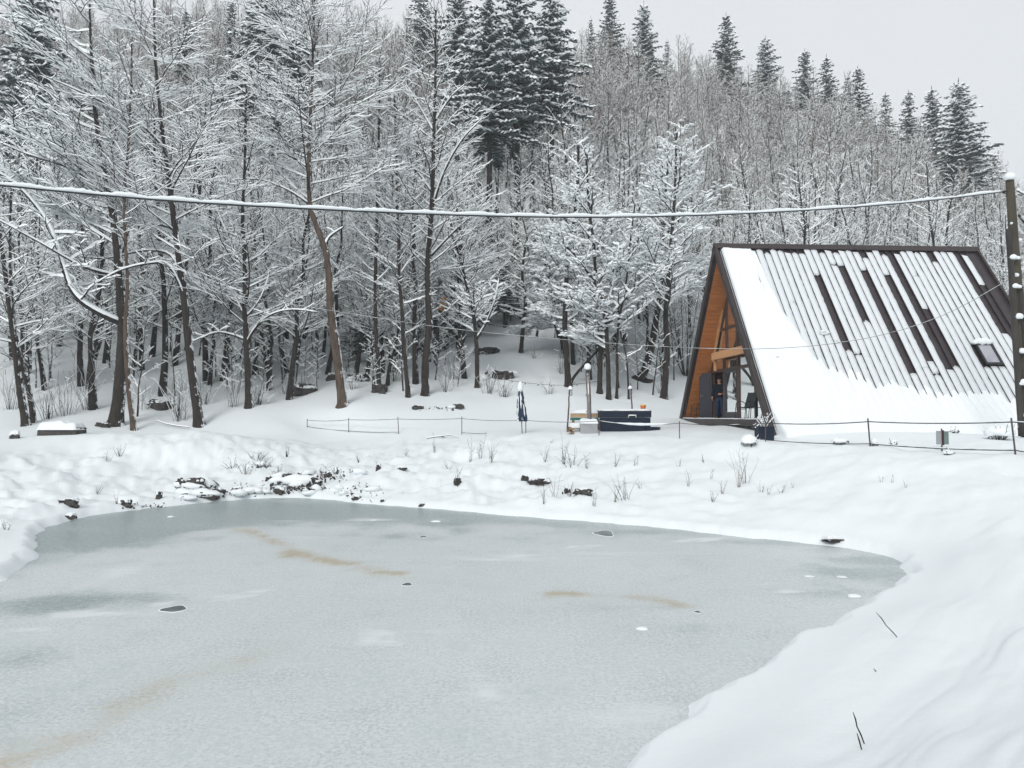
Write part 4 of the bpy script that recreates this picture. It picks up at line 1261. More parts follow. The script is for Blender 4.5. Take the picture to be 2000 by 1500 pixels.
b.build('dry_plant', [M_TWIG, M_TSNOW], t)

def snowy_bush(px, Y, w_, h_, label, seed, stems_n=12, name='snowy_bush'):
    p = put(px, Y, -.03); t = thing(name, label, 'bush', p)
    X_, Y_ = np.meshgrid(np.linspace(0, 2 * np.pi, 25), np.linspace(0, np.pi / 2 + .5, 10), indexing='ij')
    rr_ = 1 + fbm(np.cos(X_) * 1.5 + seed, np.sin(X_) * 1.5 + Y_ * 1.5, 3, seed) * .35
    me = grid_mesh('snow_cushion', np.sin(Y_) * np.cos(X_) * w_ * .5 * rr_, np.sin(Y_) * np.sin(X_) * w_ * .4 * rr_, h_ * .55 + np.cos(Y_) * h_ * .45 * rr_, M_SNOW)
    link('snow_cushion', me, t)
    b = MB(); stems(b, (0, 0, 0), stems_n, h_ * 1.1, w_ * .75, .010, seed, .01)
    rr = random.Random(seed)
    for i in range(26):
        a = rr.uniform(0, 6.28); q_ = V((math.cos(a) * w_ * .42, math.sin(a) * w_ * .35, rr.uniform(.05, h_ * .5)))
        b.add([q_, q_ + V((rr.uniform(-.07, .07), rr.uniform(-.07, .07), rr.uniform(-.07, .07))), q_ + V((rr.uniform(-.07, .07), 0, rr.uniform(-.05, .07)))], [(0, 1, 2)], 0)
    b.build('stems', [M_TWIG, M_TSNOW], t)
snowy_bush(1463, 23.6, .5, .38, 'round snow-capped bush in front of the deck, left of the planter', 3)
snowy_bush(1638, 22.0, .45, .22, 'low snow-covered shrub behind the ropes below the eave', 4, 14)
snowy_bush(1950, 21.2, .7, .42, 'large snowy shrub with bent stems near the utility pole', 5, 30)
snowy_bush(1745, 21.6, .22, .2, 'small spindly shrub right of the dark middle stake', 6, 8)
snowy_bush(1851, 19.2, .25, .14, 'tiny shrub at the foot of the meter box', 7, 12)
snowy_bush(1862, 23.8, .25, .22, 'small dark-stemmed shrub under the eave end', 8, 12)
snowy_bush(1706, 21.3, .18, .26, 'little sprig tangled at the middle stake', 9, 9)

# meter box on a post
p = put(1838, 19.8)
t = thing('meter_box', 'grey and green folded panel box on a short post behind the ropes', 'box', p + V((0, 0, -.05)), math.radians(8))
zt_ = at(1838, 837, 19.8).z - p.z + .05; zb_ = at(1838, 868, 19.8).z - p.z + .05
MB().tube([V((0, 0, -.1)), V((0, 0, zt_))], .018, 8).build('post', M_POST, t)
MB().box((-.15, -.02, zb_), (-.02, .01, zt_ - .06)).build('left_panel', mat('grey sheet panel', (.30, .31, .33), .5), t)
MB().box((.02, -.05, zb_), (.16, .12, zt_ - .07)).build('box_body', mat('grey green box', (.13, .19, .17), .5), t)
MB().box((.0, -.06, zb_ - .02), (.025, .0, zt_ - .04)).build('edge_strip', mat('dark red strip', (.07, .02, .025), .5), t)

# ------------------------------------------------------------------ stones
def rock(px, py, wpx, hpx, label, seed, snow=.6, Y=None, sunk=.25, flat=1.0, group=None):
    p = on(px, py) if Y is None else put(px, Y)
    sc_ = p.y / F; w_ = wpx * sc_; h_ = hpx * sc_
    t = thing('rock', label, 'rock', p + V((0, w_ * .12, -h_ * sunk)), R.uniform(-.3, .3), group)
    nt, np_ = 18, 10
    T_, P_ = np.meshgrid(np.linspace(0, 2 * np.pi, nt + 1), np.linspace(0, np.pi, np_), indexing='ij')
    cx_, cy_, cz_ = np.cos(T_) * np.sin(P_), np.sin(T_) * np.sin(P_), np.cos(P_)
    f = 1 + .9 * fbm(cx_ * 1.9 + seed * 3.1, cy_ * 1.9 + cz_ * 2.3, 4, seed)
    f[-1] = f[0]; f[:, 0] = f[0, 0]; f[:, -1] = f[0, -1]
    sq = lambda a: np.sign(a) * np.abs(a) ** .7
    me = grid_mesh('stone', sq(cx_) * w_ / 2 * f, sq(cy_) * w_ * .35 * f, h_ * .5 + sq(cz_) * h_ * .55 * f, M_ROCK)
    for q_ in me.polygons: q_.use_smooth = False
    link('stone', me, t)
    if snow > 0: pillow('snow_cap', w_ * R.uniform(-.08, .08), w_ * .12, h_ * .86, w_ * R.uniform(.6, .95), w_ * .6, max(.07, h_ * .45 * snow), parent=t, seed=seed + 2, jag=.6)
p = on(112, 850, 22); ww = (150 - 75) * p.y / F
t = thing('stone_trough', 'dark stone block under a thick loaf of snow at the wood edge', 'stone block', p + V((0, .3, -.12)), .05)
b = MB(); b.add([V(q_) for q_ in ((-ww/2,-.4,0),(ww/2-.05,-.4,0),(ww/2,.4,0),(-ww/2,.4,0),(-ww/2+.03,-.38,.36),(ww/2-.02,-.36,.42),(ww/2,.4,.4),(-ww/2,.4,.4))], [(0,3,2,1),(4,5,6,7),(0,1,5,4),(1,2,6,5),(2,3,7,6),(3,0,4,7)])
b.build('block', M_ROCK, t)
pillow('snow_cap', 0, 0, .34, ww * 1.0, .9, .30, parent=t, seed=3)
rock(27, 857, 18, 12, 'small rock with a round snow cap left of the stone block', 5, 1.5)
GB = 'dark stones showing along the frozen pond bank'
for i, (px, py, wp, hp, lab) in enumerate(((135, 988, 34, 16, 'dark hollow stone alone high on the left bank'), (135, 1014, 22, 8, 'flat stone at the ice edge under the left hollow stone'),
        (380, 952, 30, 20, 'tallest dark stone in the left bank outcrop'), (402, 976, 36, 13, 'wide black stone at the ice foot of the left outcrop'), (352, 950, 18, 14, 'small stone left of the tallest outcrop stone'),
        (425, 968, 22, 14, 'stone at the right end of the left outcrop'), (462, 962, 18, 12, 'pointed stone between the two bank outcrops'), (310, 975, 12, 14, 'narrow upright stone left of the left outcrop'),
        (245, 993, 18, 12, 'low dark stone at the ice edge on the far left'), (530, 940, 22, 12, 'stone at the upper left of the reedy outcrop'), (560, 945, 20, 14, 'stone in the middle of the reedy outcrop'),
        (590, 943, 26, 14, 'dark angular stone right in the reedy outcrop'), (545, 966, 24, 10, 'stone at the water foot of the reedy outcrop'), (620, 950, 16, 10, 'small stone near the right end of reedy outcrop'),
        (640, 932, 16, 10, 'high dark stone right of the reedy outcrop'), (697, 978, 16, 7, 'brownish flat stone at the far ice edge'), (824, 989, 12, 5, 'tiny stone at the far ice edge'),
        (748, 982, 8, 4, 'very small stone between two edge stones'), (1025, 940, 14, 14, 'slanting stone at the left of the bank hollow'), (1052, 948, 38, 10, 'long dark stone edge in the bank hollow'),
        (1140, 966, 34, 9, 'wide dark stone under a snow brow on the mid bank'), (1108, 965, 10, 12, 'small stone left of the snow brow'), (893, 948, 14, 14, 'stone with dead stalks on the mid bank'),
        (1630, 1059, 38, 6, 'thin dark slab tilted out of snow at the right ice edge'), (738, 920, 9, 14, 'upright black stone in the bank snow'), (785, 918, 16, 5, 'small flat stone under bank snow'))):
    rock(px, py, wp, hp, lab, 20 + i, .55 if hp > 8 else .8, group=None)
for i, (px, py, wp, hp, lab) in enumerate(((592, 772, 40, 22, 'dark mossy stone among shrubs left of the brown trunk'), (650, 742, 26, 16, 'upper stone left of the brown leaning trunk'), (700, 745, 40, 14, 'dark ledge right of the brown leaning trunk'), (740, 768, 30, 20, 'black stump-like stone at a thin trunk foot'),
        (310, 800, 44, 20, 'dark mound under snow behind the two left trunks'), (200, 835, 26, 10, 'dark stone at the foot of the thick left trunk'), (815, 800, 24, 8, 'dark earth clod left on the small mound'), (895, 800, 22, 10, 'dark earth clod right on the small mound'),
        (985, 740, 40, 18, 'dark overhung stone right of the forked tree'), (950, 690, 40, 14, 'dark ledge higher behind the forked tree'), (870, 865, 0, 0, ''), (845, 690, 40, 26, 'dark stump with snow behind the tall trunk'), (775, 640, 26, 12, 'dark stone up the slope left of tall trunk'), (820, 685, 20, 14, 'small dark stone by the stump'))):
    if wp: rock(px, py, wp, hp, lab, 60 + i, .6)

# ------------------------------------------------------------------ bare trees under snow
def grow(b, p, d, L, r, lvl, rr, o):
    """one branch with its side branches; o: settings"""
    n = (5, 4, 3, 2)[min(lvl, 3)]
    pts = [p]; q = p; dd = d
    up = o['up'][min(lvl, 3)]
    for i in range(n):
        dd = (dd + V((rr.gauss(0, .13), rr.gauss(0, .13), rr.gauss(0, .08) + up))).normalized()
        q = q + dd * (L / n); pts.append(q)
    rs = [r * (1 - .75 * i / n) for i in range(n + 1)]
    sn = o['snow'] * (1.75, 1.25, .95, .7)[min(lvl, 3)]
    b.twig(pts, rs, [sn * rr.uniform(.6, 1.3) * (1 if i < n else .3) for i in range(n + 1)])
    if o.get('clump') and lvl >= 1 and rr.random() < o['clump']:
        
        for _ in range(1 if o['clump'] < .8 else 2):
            s_ = rr.uniform(.05, .13); b.blob(pts[rr.randint(1, n)] + V((0, 0, s_ * .2)), s_ * 1.6, s_ * 1.2, s_ * .75, 1)
    if o.get('leaf') and lvl >= 2 and rr.random() < o['leaf']:
        c = pts[-1]; e = V((rr.uniform(-.07, .07), rr.uniform(-.07, .07), -.07)); b.add([c, c + e, c + V((rr.uniform(-.08, .08), .05, -.02))], [(0, 1, 2)], 2)
    if lvl >= o['lv']: return
    k = max(1, int(L * o['dens'][lvl] * rr.uniform(.8, 1.2) * 1.3))
    sgn = rr.choice((-1, 1))
    for i in range(k):
        f = .18 + .8 * (i + rr.uniform(.1, .9)) / k
        j = min(int(f * n), n - 1); pp = pts[j].lerp(pts[j + 1], f * n - j); t = (pts[j + 1] - pts[j]).normalized()
        sgn = -sgn
        side = t.cross(V((0, 0, 1)))
        if side.length < .1: a = rr.uniform(0, 6.28); side = V((math.cos(a), math.sin(a), 0))
        side.normalize(); ang_ = math.radians(rr.uniform(*o['ang']))
        e = (t * math.cos(ang_) + (side * sgn + V((0, 0, rr.uniform(-.2, .42)))).normalized() * math.sin(ang_)).normalized()
        grow(b, pp, e, L * (1 - .55 * f) * rr.uniform(.35, .62) * o.get('ratio', 1), max(r * (1 - .7 * f) * .42, o['rmin'] * (1 if lvl else 1.25)), lvl + 1, rr, o)


BASEO = dict(up=(.05, .03, .02, .0), snow=.027, lv=2, dens=(2.6, 5.0, 6), ang=(28, 58), rmin=.008)


def crown(b, pts, rads, n0, L0, elev, rr, o, t0=.25, bias=None):
    """main boughs leaving a trunk polyline"""
    acc = [0]
    for a, c in zip(pts, pts[1:]): acc.append(acc[-1] + (c - a).length)
    T = acc[-1]
    az = rr.uniform(0, 6.28)
    for i in range(n0):
        f = t0 + (1 - t0) * (i + rr.random()) / n0
        s_ = f * T; j = max(k for k in range(len(acc) - 1) if acc[k] <= s_ + 1e-6)
        g_ = (s_ - acc[j]) / max(acc[j + 1] - acc[j], 1e-6); p = pts[j].lerp(pts[j + 1], g_); r = rads[j] + (rads[j + 1] - rads[j]) * g_
        az += 2.4 + rr.uniform(-.5, .5)
        if bias and rr.random() < bias[1]: az_ = bias[0] + rr.gauss(0, .7)
        else: az_ = az
        el = math.radians(rr.uniform(*elev)) * (.75 + .35 * f)
        d = V((math.cos(az_) * math.cos(el), math.sin(az_) * math.cos(el), math.sin(el)))
        L = L0 * (1 - .72 * max(0, (f - t0) / (1 - t0)) ** 1.4) * rr.uniform(.6, 1.15)
        grow(b, p, d, L, max(min(r * .30, .036), .011), 0, rr, o)


def spline(P_, n):
    out = []
    m = len(P_)
    for i in range(m - 1):
        p0, p1, p2, p3 = P_[max(i-1, 0)], P_[i], P_[i+1], P_[min(i+2, m-1)]
        for k in range(n):
            t = k / n; out.append(.5 * ((2 * p1) + (p2 - p0) * t + (2*p0 - 5*p1 + 4*p2 - p3) * t*t + (3*p1 - p0 - 3*p2 + p3) * t**3))
    out.append(P_[-1]); return out


def snow_on_limb(b, pts, rads, th, f=.9):
    """a rounded load of snow lying on a leaning limb"""
    run = []
    for p, r in zip(pts, rads):
        run.append((p + V((0, 0, r * .8 + th * .25)), max(r * f, .012) + th * .25))
    b.tube([q[0] for q in run], [run[0][1] * .3] + [q[1] for q in run[1:-1]] + [run[-1][1] * .3], 6, 1)


def traced_tree(label, pix, Y, wpx, top_w=.25, n0=30, L0=4.5, elev=(15, 50), o=None, t0=.3, bias=None, bark=None, seed=1, limbs=(), dY=0, species='bare_tree', flare=1.5):
    """a tree whose stem stands and leans as in the photograph, at its own distance Y"""
    rr = random.Random(seed); o = {**BASEO, **(o or {})}
    m = len(pix)
    foot = on(pix[0][0], pix[0][1], Y - 5)
    if foot.y < Y + 8: Y = foot.y
    P_ = [at(x, y, Y + dY * i / (m - 1)) for i, (x, y) in enumerate(pix)]
    P_[0].z = gz(P_[0].x, P_[0].y) - .08
    base = P_[0].copy(); P_ = [p - base for p in P_]
    k = 5; S_ = spline(P_, k); N = len(S_)
    r0 = wpx * Y / F / 2
    rads = [r0 * ((1 - (1 - top_w) * i / (N - 1)) + (flare - 1) * max(0, 1 - i / 2.5) ** 2) for i in range(N)]
    t = thing(species, label, 'tree', base)
    MB().tube([S_[0] - V((0, 0, .6))] + S_, [rads[0] * 1.15] + rads, 12, jit=.06, rnd=rr).build('trunk', bark or M_BARK, t)
    b = MB()
    for lp, lw, ln0, lL in limbs:       # limbs traced in the photograph, (pixels, width, side branches, length)
        q_ = [at(x, y, Y + (lw_ if isinstance(lw_, (int, float)) else 0)) - base for (x, y, lw_) in lp]
        Sl = spline(q_, 4); r1 = lw * Y / F / 2
        rl = [r1 * (1 - .7 * i / (len(Sl) - 1)) for i in range(len(Sl))]
        b.tube(Sl, rl, 7, 0); snow_on_limb(b, Sl, rl, .05 + r1 * .25)
        crown(b, Sl, rl, ln0, lL, (5, 45), rr, {**o, 'lv': max(1, o['lv'] - 1) if lL < 1.6 else o['lv']}, .15)
    crown(b, S_, rads, n0, L0, elev, rr, o, t0, bias)
    b.build('crown', [M_TWIG, M_TSNOW, M_LEAF], t)
    return t


LEFT = math.pi
traced_tree('tall leaning alder with long snowy boughs reaching left, nearest the stone block side', [(390,832),(374,720),(362,600),(352,520),(340,430),(330,350),(322,290),(310,190),(303,90),(300,-60),(298,-200)], 30, 18, .12,
            46, 5.8, (18, 42), dict(dens=(2.5, 5.2, 5), up=(.02, .02, .01, 0), snow=.031, rmin=.008), .30, (LEFT, .55), M_BARK, 11,
            limbs=(([(362,585,0),(330,520,-.5),(290,515,-1),(230,530,-1.5),(170,565,-2)], 6, 8, 1.4), ([(358,560,0),(335,500,.5),(280,490,1),(200,505,1.5),(100,492,2)], 6, 9, 1.6), ([(352,510,0),(340,450,0),(280,437,.5),(220,445,1),(150,425,1)], 6, 9, 1.6),
                   ([(335,400,0),(270,330,1),(180,290,2),(80,265,3)], 5, 9, 1.8), ([(322,290,0),(260,230,-1),(180,190,-2),(90,150,-3)], 5, 9, 1.8), ([(332,365,0),(345,330,0),(385,300,0),(420,285,0)], 4, 5, 1.2)))
traced_tree('brown-barked tall tree leaning right with a broken snowy limb stub, between fence and wood', [(670,792),(664,740),(655,670),(646,600),(643,540),(636,490),(618,440),(606,400),(603,320),(608,200),(612,100),(615,-40),(617,-180)], 36, 20, .13,
            48, 5.6, (18, 42), dict(dens=(2.5, 5.2, 5), up=(.02, .02, .01, 0), snow=.031, rmin=.008), .40, None, M_BARK2, 12,
            limbs=(([(634,480,0),(645,462,0),(672,443,-.3)], 7, 3, .7), ([(604,330,0),(560,300,.5),(500,270,1),(440,240,1.5)], 5, 8, 1.6), ([(606,400,0),(560,370,0),(500,350,.3),(430,355,0)], 4, 8, 1.4), ([(603,300,0),(650,270,0),(720,245,0)], 4, 7, 1.5), ([(608,210,0),(660,170,0),(730,150,-.5)], 4, 6, 1.5), ([(606,240,0),(540,190,0),(470,140,0)], 4, 7, 1.5)))
traced_tree('thickest dark trunk with one bough sweeping up left, standing beside a slender stem', [(225,830),(236,740),(240,650),(235,560),(230,500),(222,430),(205,340),(190,250),(180,140),(175,0),(172,-150)], 29.5, 25, .07,
            34, 5.2, (8, 34), dict(dens=(2.3, 4.0, 5), up=(.0, .01, .01, 0), snow=.05), .34, (LEFT, .65), M_BARK, 13,
            limbs=(([(238,632,0),(205,618,-.4),(160,590,-.8),(135,555,-1),(118,500,-1.2),(95,440,-1.4),(60,390,-1.6),(10,345,-2),(-60,320,-2.5)], 12, 16, 2.0), ([(232,540,0),(160,520,-1),(80,475,-2),(-20,420,-3)], 6, 10, 1.8), ([(210,380,0),(140,330,0),(50,300,0),(-40,260,0)], 6, 10, 1.8)))
traced_tree('slender reddish stem rising right beside the thickest dark trunk', [(262,840),(254,780),(247,700),(246,620),(250,560),(246,480),(243,400),(250,300),(255,200),(258,80)], 28.8, 11, .3, 22, 3.0, (25, 55), dict(dens=(2.2, 4.0, 5)), .45, None, M_BARK2, 14)
traced_tree('dark upright tree with low forking branches on both sides, second right of the leaning alder', [(486,796),(484,730),(481,660),(478,600),(479,540),(477,480),(474,420),(478,330),(480,220),(484,120)], 36, 14, .25, 40, 4.6, (15, 50), dict(dens=(2.2, 4.2, 5)), .2, None, M_BARK, 15,
            limbs=(([(482,670,0),(500,640,-.5),(530,615,-1),(570,605,-1.5),(620,610,-2)], 5, 8, 1.4), ([(481,665,0),(455,655,0),(420,650,-.5),(370,670,-1)], 5, 8, 1.4), ([(478,520,0),(455,490,0),(440,450,0),(420,400,0)], 5, 8, 1.4), ([(480,620,0),(510,580,0),(530,520,0)], 4, 6, 1.4)))
traced_tree('dark tree at the left frame edge forking low from a shared foot', [(52,832),(42,780),(34,720),(24,640),(14,560),(2,470),(-10,380),(-20,250)], 32, 15, .3, 26, 4.4, (10, 45), dict(dens=(2.2, 4, 5)), .25, None, M_BARK, 16)
traced_tree('slim twin stem beside the forking tree at the left frame edge', [(66,826),(58,770),(40,700),(30,650),(22,560),(20,450),(24,330)], 32.6, 11, .35, 20, 3.4, (15, 50), dict(dens=(2.2, 4, 5)), .3, None, M_BARK, 17)
traced_tree('thin straight tree rising from a black stone right of the brown leaning tree', [(741,766),(738,700),(734,640),(733,560),(735,480),(737,380),(740,260),(742,140)], 39, 10, .4, 26, 3.2, (20, 55), dict(dens=(2.2, 4, 5)), .3, None, M_BARK, 18)
traced_tree('wavering thin tree just left of the tall dark mid tree', [(798,776),(793,720),(788,660),(785,600),(780,540),(779,470),(776,400),(774,300),(770,180)], 38, 10, .4, 26, 3.2, (20, 55), dict(dens=(2.2, 4, 5)), .3, None, M_BARK, 19)
traced_tree('tall dark mid tree with broad lifted boughs behind the small mound', [(831,772),(831,710),(838,640),(836,580),(835,520),(841,440),(845,360),(847,280),(850,180),(851,90),(851,20)], 39, 16, .2, 44, 5.6, (25, 55), dict(dens=(2.2, 4.2, 5)), .30, None, M_BARK, 20,
            limbs=(([(842,500,0),(870,470,-.4),(900,440,-.8),(930,418,-1)], 5, 7, 1.3), ([(846,400,0),(870,330,-.4),(905,270,-.8),(945,230,-1)], 6, 9, 1.6), ([(846,380,0),(810,330,0),(770,300,0),(730,290,0)], 5, 8, 1.5), ([(848,240,0),(880,190,0),(915,160,0)], 4, 7, 1.4), ([(848,260,0),(820,210,0),(790,160,0)], 4, 7, 1.4)))
traced_tree('small forked tree with drooping snowy twigs before the open slope', [(932,757),(932,720),(931,680),(928,640),(922,600),(912,560),(900,510),(885,460)], 42, 10, .4, 26, 2.6, (5, 45), dict(dens=(2.6, 5, 5), snow=.045), .35, None, M_BARK, 21,
            limbs=(([(931,662,0),(950,630,-.3),(965,590,-.6),(975,540,-.8)], 5, 8, 1.4), ([(922,600,0),(900,585,0),(870,610,-.6)], 4, 7, 1.2)))
traced_tree('short snow-plastered stub tree alone on the open slope', [(1017,690),(1020,660),(1023,625),(1026,590),(1020,540),(1026,480)], 51, 9, .5, 20, 2.4, (10, 50), dict(snow=.05), .3, None, M_BARK, 22)
# the stand behind the hot tub
SB = dict(snow=.055, dens=(2.4, 4.4, 5), clump=.6, leaf=.25)
traced_tree('two-stemmed dark tree left in the stand behind the stove', [(1110,755),(1107,700),(1103,640),(1105,580),(1108,520),(1120,440),(1128,360),(1130,280)], 39.5, 13, .35, 34, 3.4, (5, 45), SB, .25, None, M_BARK, 31)
traced_tree('arching tree leaning hard right from the foot of the two-stemmed tree', [(1113,752),(1122,735),(1148,705),(1170,680),(1190,640),(1215,590),(1240,520),(1255,460)], 39, 6, .5, 24, 2.6, (0, 45), SB, .35, None, M_BARK, 32)
traced_tree('straight mossy trunk in the middle of the stand behind the hot tub', [(1171,768),(1172,720),(1173,660),(1170,600),(1165,560),(1160,480),(1150,400),(1145,300)], 39, 11, .4, 34, 3.6, (5, 50), SB, .25, (LEFT, .5), M_BARK, 33)
traced_tree('forked trunk right of the straight mossy one, rising in a vee above the hot tub', [(1189,780),(1188,720),(1185,660),(1182,610),(1165,560),(1140,520),(1105,480)], 37.5, 10, .45, 34, 3.2, (0, 45), {**SB, 'snow': .06, 'clump': .7}, .3, (LEFT, .5), M_BARK, 34,
            limbs=(([(1184,630,0),(1215,590,0),(1260,545,0),(1330,510,0)], 6, 12, 1.6), ([(1186,600,0),(1200,540,0),(1210,470,0)], 5, 9, 1.5)))
traced_tree('thin wavering stem near the right foot of the vee-shaped tree', [(1204,778),(1206,730),(1205,680),(1210,620),(1222,560),(1230,480),(1240,400)], 38, 6, .5, 22, 2.8, (5, 50), SB, .35, None, M_BARK, 35)
traced_tree('dark tree with a swollen root foot standing higher on the slope behind the hot tub', [(1252,738),(1262,715),(1272,680),(1282,620),(1290,560),(1296,480),(1300,400),(1306,300)], 44, 17, .3, 38, 4.2, (10, 50), SB, .3, None, M_BARK, 36, flare=2.8)
traced_tree('knobbly twin-footed tree closest to the cabin gable', [(1296,778),(1300,735),(1303,680),(1300,620),(1304,560),(1310,480),(1318,380),(1322,260)], 40, 14, .3, 38, 4.4, (15, 55), SB, .3, None, M_BARK, 37)
traced_tree('slim stem between the knobbly tree and the swollen-footed tree', [(1228,780),(1226,730),(1222,690),(1212,650),(1208,600)], 37, 4, .5, 10, 1.2, (20, 60), dict(snow=.03), .3, None, M_BARK, 38)
traced_tree('low spreading tree plastered white with clumps of snow left of the stand', [(1100,700),(1095,650),(1085,600),(1070,550),(1065,510),(1075,470)], 44, 7, .5, 60, 3.2, (-10, 40), dict(snow=.10, clump=1.0, dens=(3.0, 5.4, 5), leaf=.3, up=(-.02, -.03, -.03, -.03)), .2, None, M_BARK, 39)
traced_tree('white clumped crown tree with russet leaves above the stand', [(1180,700),(1185,620),(1190,540),(1195,470),(1190,420)], 45, 8, .5, 56, 3.6, (0, 50), dict(snow=.095, clump=.95, dens=(2.8, 5.0, 5), leaf=.8, up=(0, -.02, -.02, 0)), .3, None, M_BARK, 40)

# broken trunk with fresh orange wood
a_ = at(852, 628, 45); c_ = at(866, 585, 45)
t = thing('broken_log', 'snapped log leaning uphill showing fresh orange wood behind the tall dark mid tree', 'log', a_)
MB().tube([V((0, 0, -1.2)), V((0, 0, 0)), (c_ - a_) * .55], [.16, .17, .19], 8).build('bark', M_BARK, t)
MB().tube([(c_ - a_) * .5, (c_ - a_) * 1.0, (c_ - a_) * 1.12 + V((.1, 0, 0))], [.20, .19, .05], 8).build('split_wood', mat('split orange wood', (.42, .18, .07), .8, noise=8, col2=(.55, .28, .12)), t)

# ------------------------------------------------------------------ kinds of tree on the hill
def proto(seed, H, r0, n0, L0, elev, o, t0, species, wob=.25, bark=None):
    rr = random.Random(seed); o = {**BASEO, **o}
    n = 8; x = y = 0; S_ = []; lx, ly = rr.uniform(-.06, .06), rr.uniform(-.04, .04)
    for i in range(n + 1):
        x += rr.uniform(-wob, wob) + lx * H / n; y += rr.uniform(-wob, wob) + ly * H / n
        S_.append(V((x if i else 0, y if i else 0, H * i / n - (.6 if i == 0 else 0))))
    rads = [r0 * (1 - .82 * i / n) * (1.4 if i == 0 else 1) for i in range(n + 1)]
    tr = MB().tube(S_, rads, 7, jit=.06, rnd=rr).mesh('trunk', bark or M_BARKF)
    b = MB(); crown(b, S_, rads, n0, L0, elev, rr, o, t0)
    return (species, [('trunk', tr), ('crown', b.mesh('crown', [o.get('twig', M_TWIG), M_TSNOW, M_LEAF]))])


def multi(seed, H, stems_, L0, o, species, spread=.35, twig=None):
    """several stems fanning from one foot"""
    rr = random.Random(seed); o = {**BASEO, **o}; tr = MB(); b = MB()
    for k in range(stems_):
        a = rr.uniform(0, 6.28); s_ = rr.uniform(.1, spread); h = H * rr.uniform(.7, 1.05)
        d = V((math.cos(a) * s_, math.sin(a) * s_, 1)).normalized(); p = V((math.cos(a) * .15, math.sin(a) * .15, -.15)); S_ = [p]
        for i in range(6):
            d = (d + V((rr.gauss(0, .05), rr.gauss(0, .05), .02))).normalized(); p = p + d * h / 6; S_.append(p)
        rads = [.045 * (1 - .8 * i / 6) for i in range(7)]
        tr.tube(S_, rads, 5); crown(b, S_, rads, max(6, int(34 / stems_)), L0, (30, 65), rr, o, .22)
    return (species, [('trunk', tr.mesh('trunk', M_BARKF)), ('crown', b.mesh('crown', [twig or M_TWIG, M_TSNOW, M_LEAF]))])


def spruce(seed, H, Wd, snow, start=.06):
    rr = random.Random(seed); n = 9
    S_ = [V((rr.uniform(-.06, .06), rr.uniform(-.06, .06), H * i / n)) for i in range(n + 1)]; S_[0] = V((0, 0, -.2))
    tr = MB().tube(S_, [H * .011 * (1 - .92 * i / n) for i in range(n + 1)], 7).mesh('trunk', M_BARKF)
    b = MB(); z = H * start
    while z < H * .985:
        f = (z - H * start) / (H * (1 - start))
        L = Wd * ((1 - f) ** .9 * .98 + .015); k = rr.randint(5, 7); a0 = rr.uniform(0, 6.28)
        for j in range(k):
            a = a0 + 6.28 * j / k + rr.uniform(-.3, .3); l_ = L * rr.uniform(.5, 1.2)
            if rr.random() < .06: continue
            out = V((math.cos(a), math.sin(a), 0)); sd = V((-math.sin(a), math.cos(a), 0))
            droop = -.12 - .45 * (1 - f); m = max(2, int(l_ / .27)); p = V((0, 0, z)); pts = [p]
            for i in range(m):
                g_ = i / m; dz = droop + .55 * g_ * g_ + (.35 if f > .85 else 0)
                p = p + (out + V((0, 0, dz))).normalized() * (l_ / m) + V((0, 0, rr.uniform(-.03, .03))); pts.append(p)
            for i in range(len(pts)):
                g_ = i / max(1, len(pts) - 1); wd = (.13 + .30 * min(l_, 2.6) * .5 * math.sin(math.pi * min(1, .22 + g_ * .72))) * rr.uniform(.7, 1.25)
                hang = (.07 + .11 * (1 - f) * rr.uniform(.3, 1.3)) * (1 if f < .9 else .5)
                for s_ in (-1, 1):
                    q = pts[i] + sd * s_ * wd + out * .22 * rr.uniform(.2, 1.5) + V((0, 0, -.16 * rr.uniform(.1, 1.5)))
                    c = pts[i]; m1 = c.lerp(q, .55)
                    b.add([c, q, q + V((0, 0, -hang * .45)) + out * .05, c + V((0, 0, -hang)), m1 + V((0, 0, -hang * 1.15)), c - out * .12 + V((0, 0, -.04)), c + out * .11 + V((0, 0, -.03))],
                          [(0, 1, 2, 4, 3), (5, 1, 6)], 0)
                    if rr.random() < snow:
                        if snow > .95 and rr.random() < .22: s_b = rr.uniform(.12, .26); b.blob(c.lerp(q, .6) + V((0, 0, .05)), s_b * 1.3, s_b, s_b * .6, 1)
                        h_ = .07 + .16 * rr.random() * snow
                        e1 = c.lerp(q, -.15); e2 = c.lerp(q, 1.05); mm = c.lerp(q, .5) + V((0, 0, h_ + .03)); wv = out * (.12 + .12 * rr.random())
                        b.add([e1 + V((0, 0, .015)), mm - wv - V((0, 0, h_ * .8)), e2 + V((0, 0, .0)), mm + wv - V((0, 0, h_ * .8)), mm], [(0, 1, 4), (1, 2, 4), (2, 3, 4), (3, 0, 4)], 1, True)
        z += (H * .016 + .12 + (1 - f) * .14) * rr.uniform(.6, 1.45)
    b.tube([V((0, 0, H * .96)), V((0, 0, H * 1.015))], [.05, .015], 4, 0); b.blob((0, 0, H * .985), .06, .06, .16, 1)
    return ('spruce', [('trunk', tr), ('crown', b.mesh('crown', [M_NEEDLE, M_TSNOW]))])


def plant(pro, label, loc, rz, sc_, cat='tree', group=None, kindname=None):
    r = thing(kindname or pro[0], label, cat, loc, rz, group)
    r.scale = sc_ if hasattr(sc_, '__len__') else (sc_,) * 3
    for nm, me in pro[1]: link(nm, me, r)
    return r


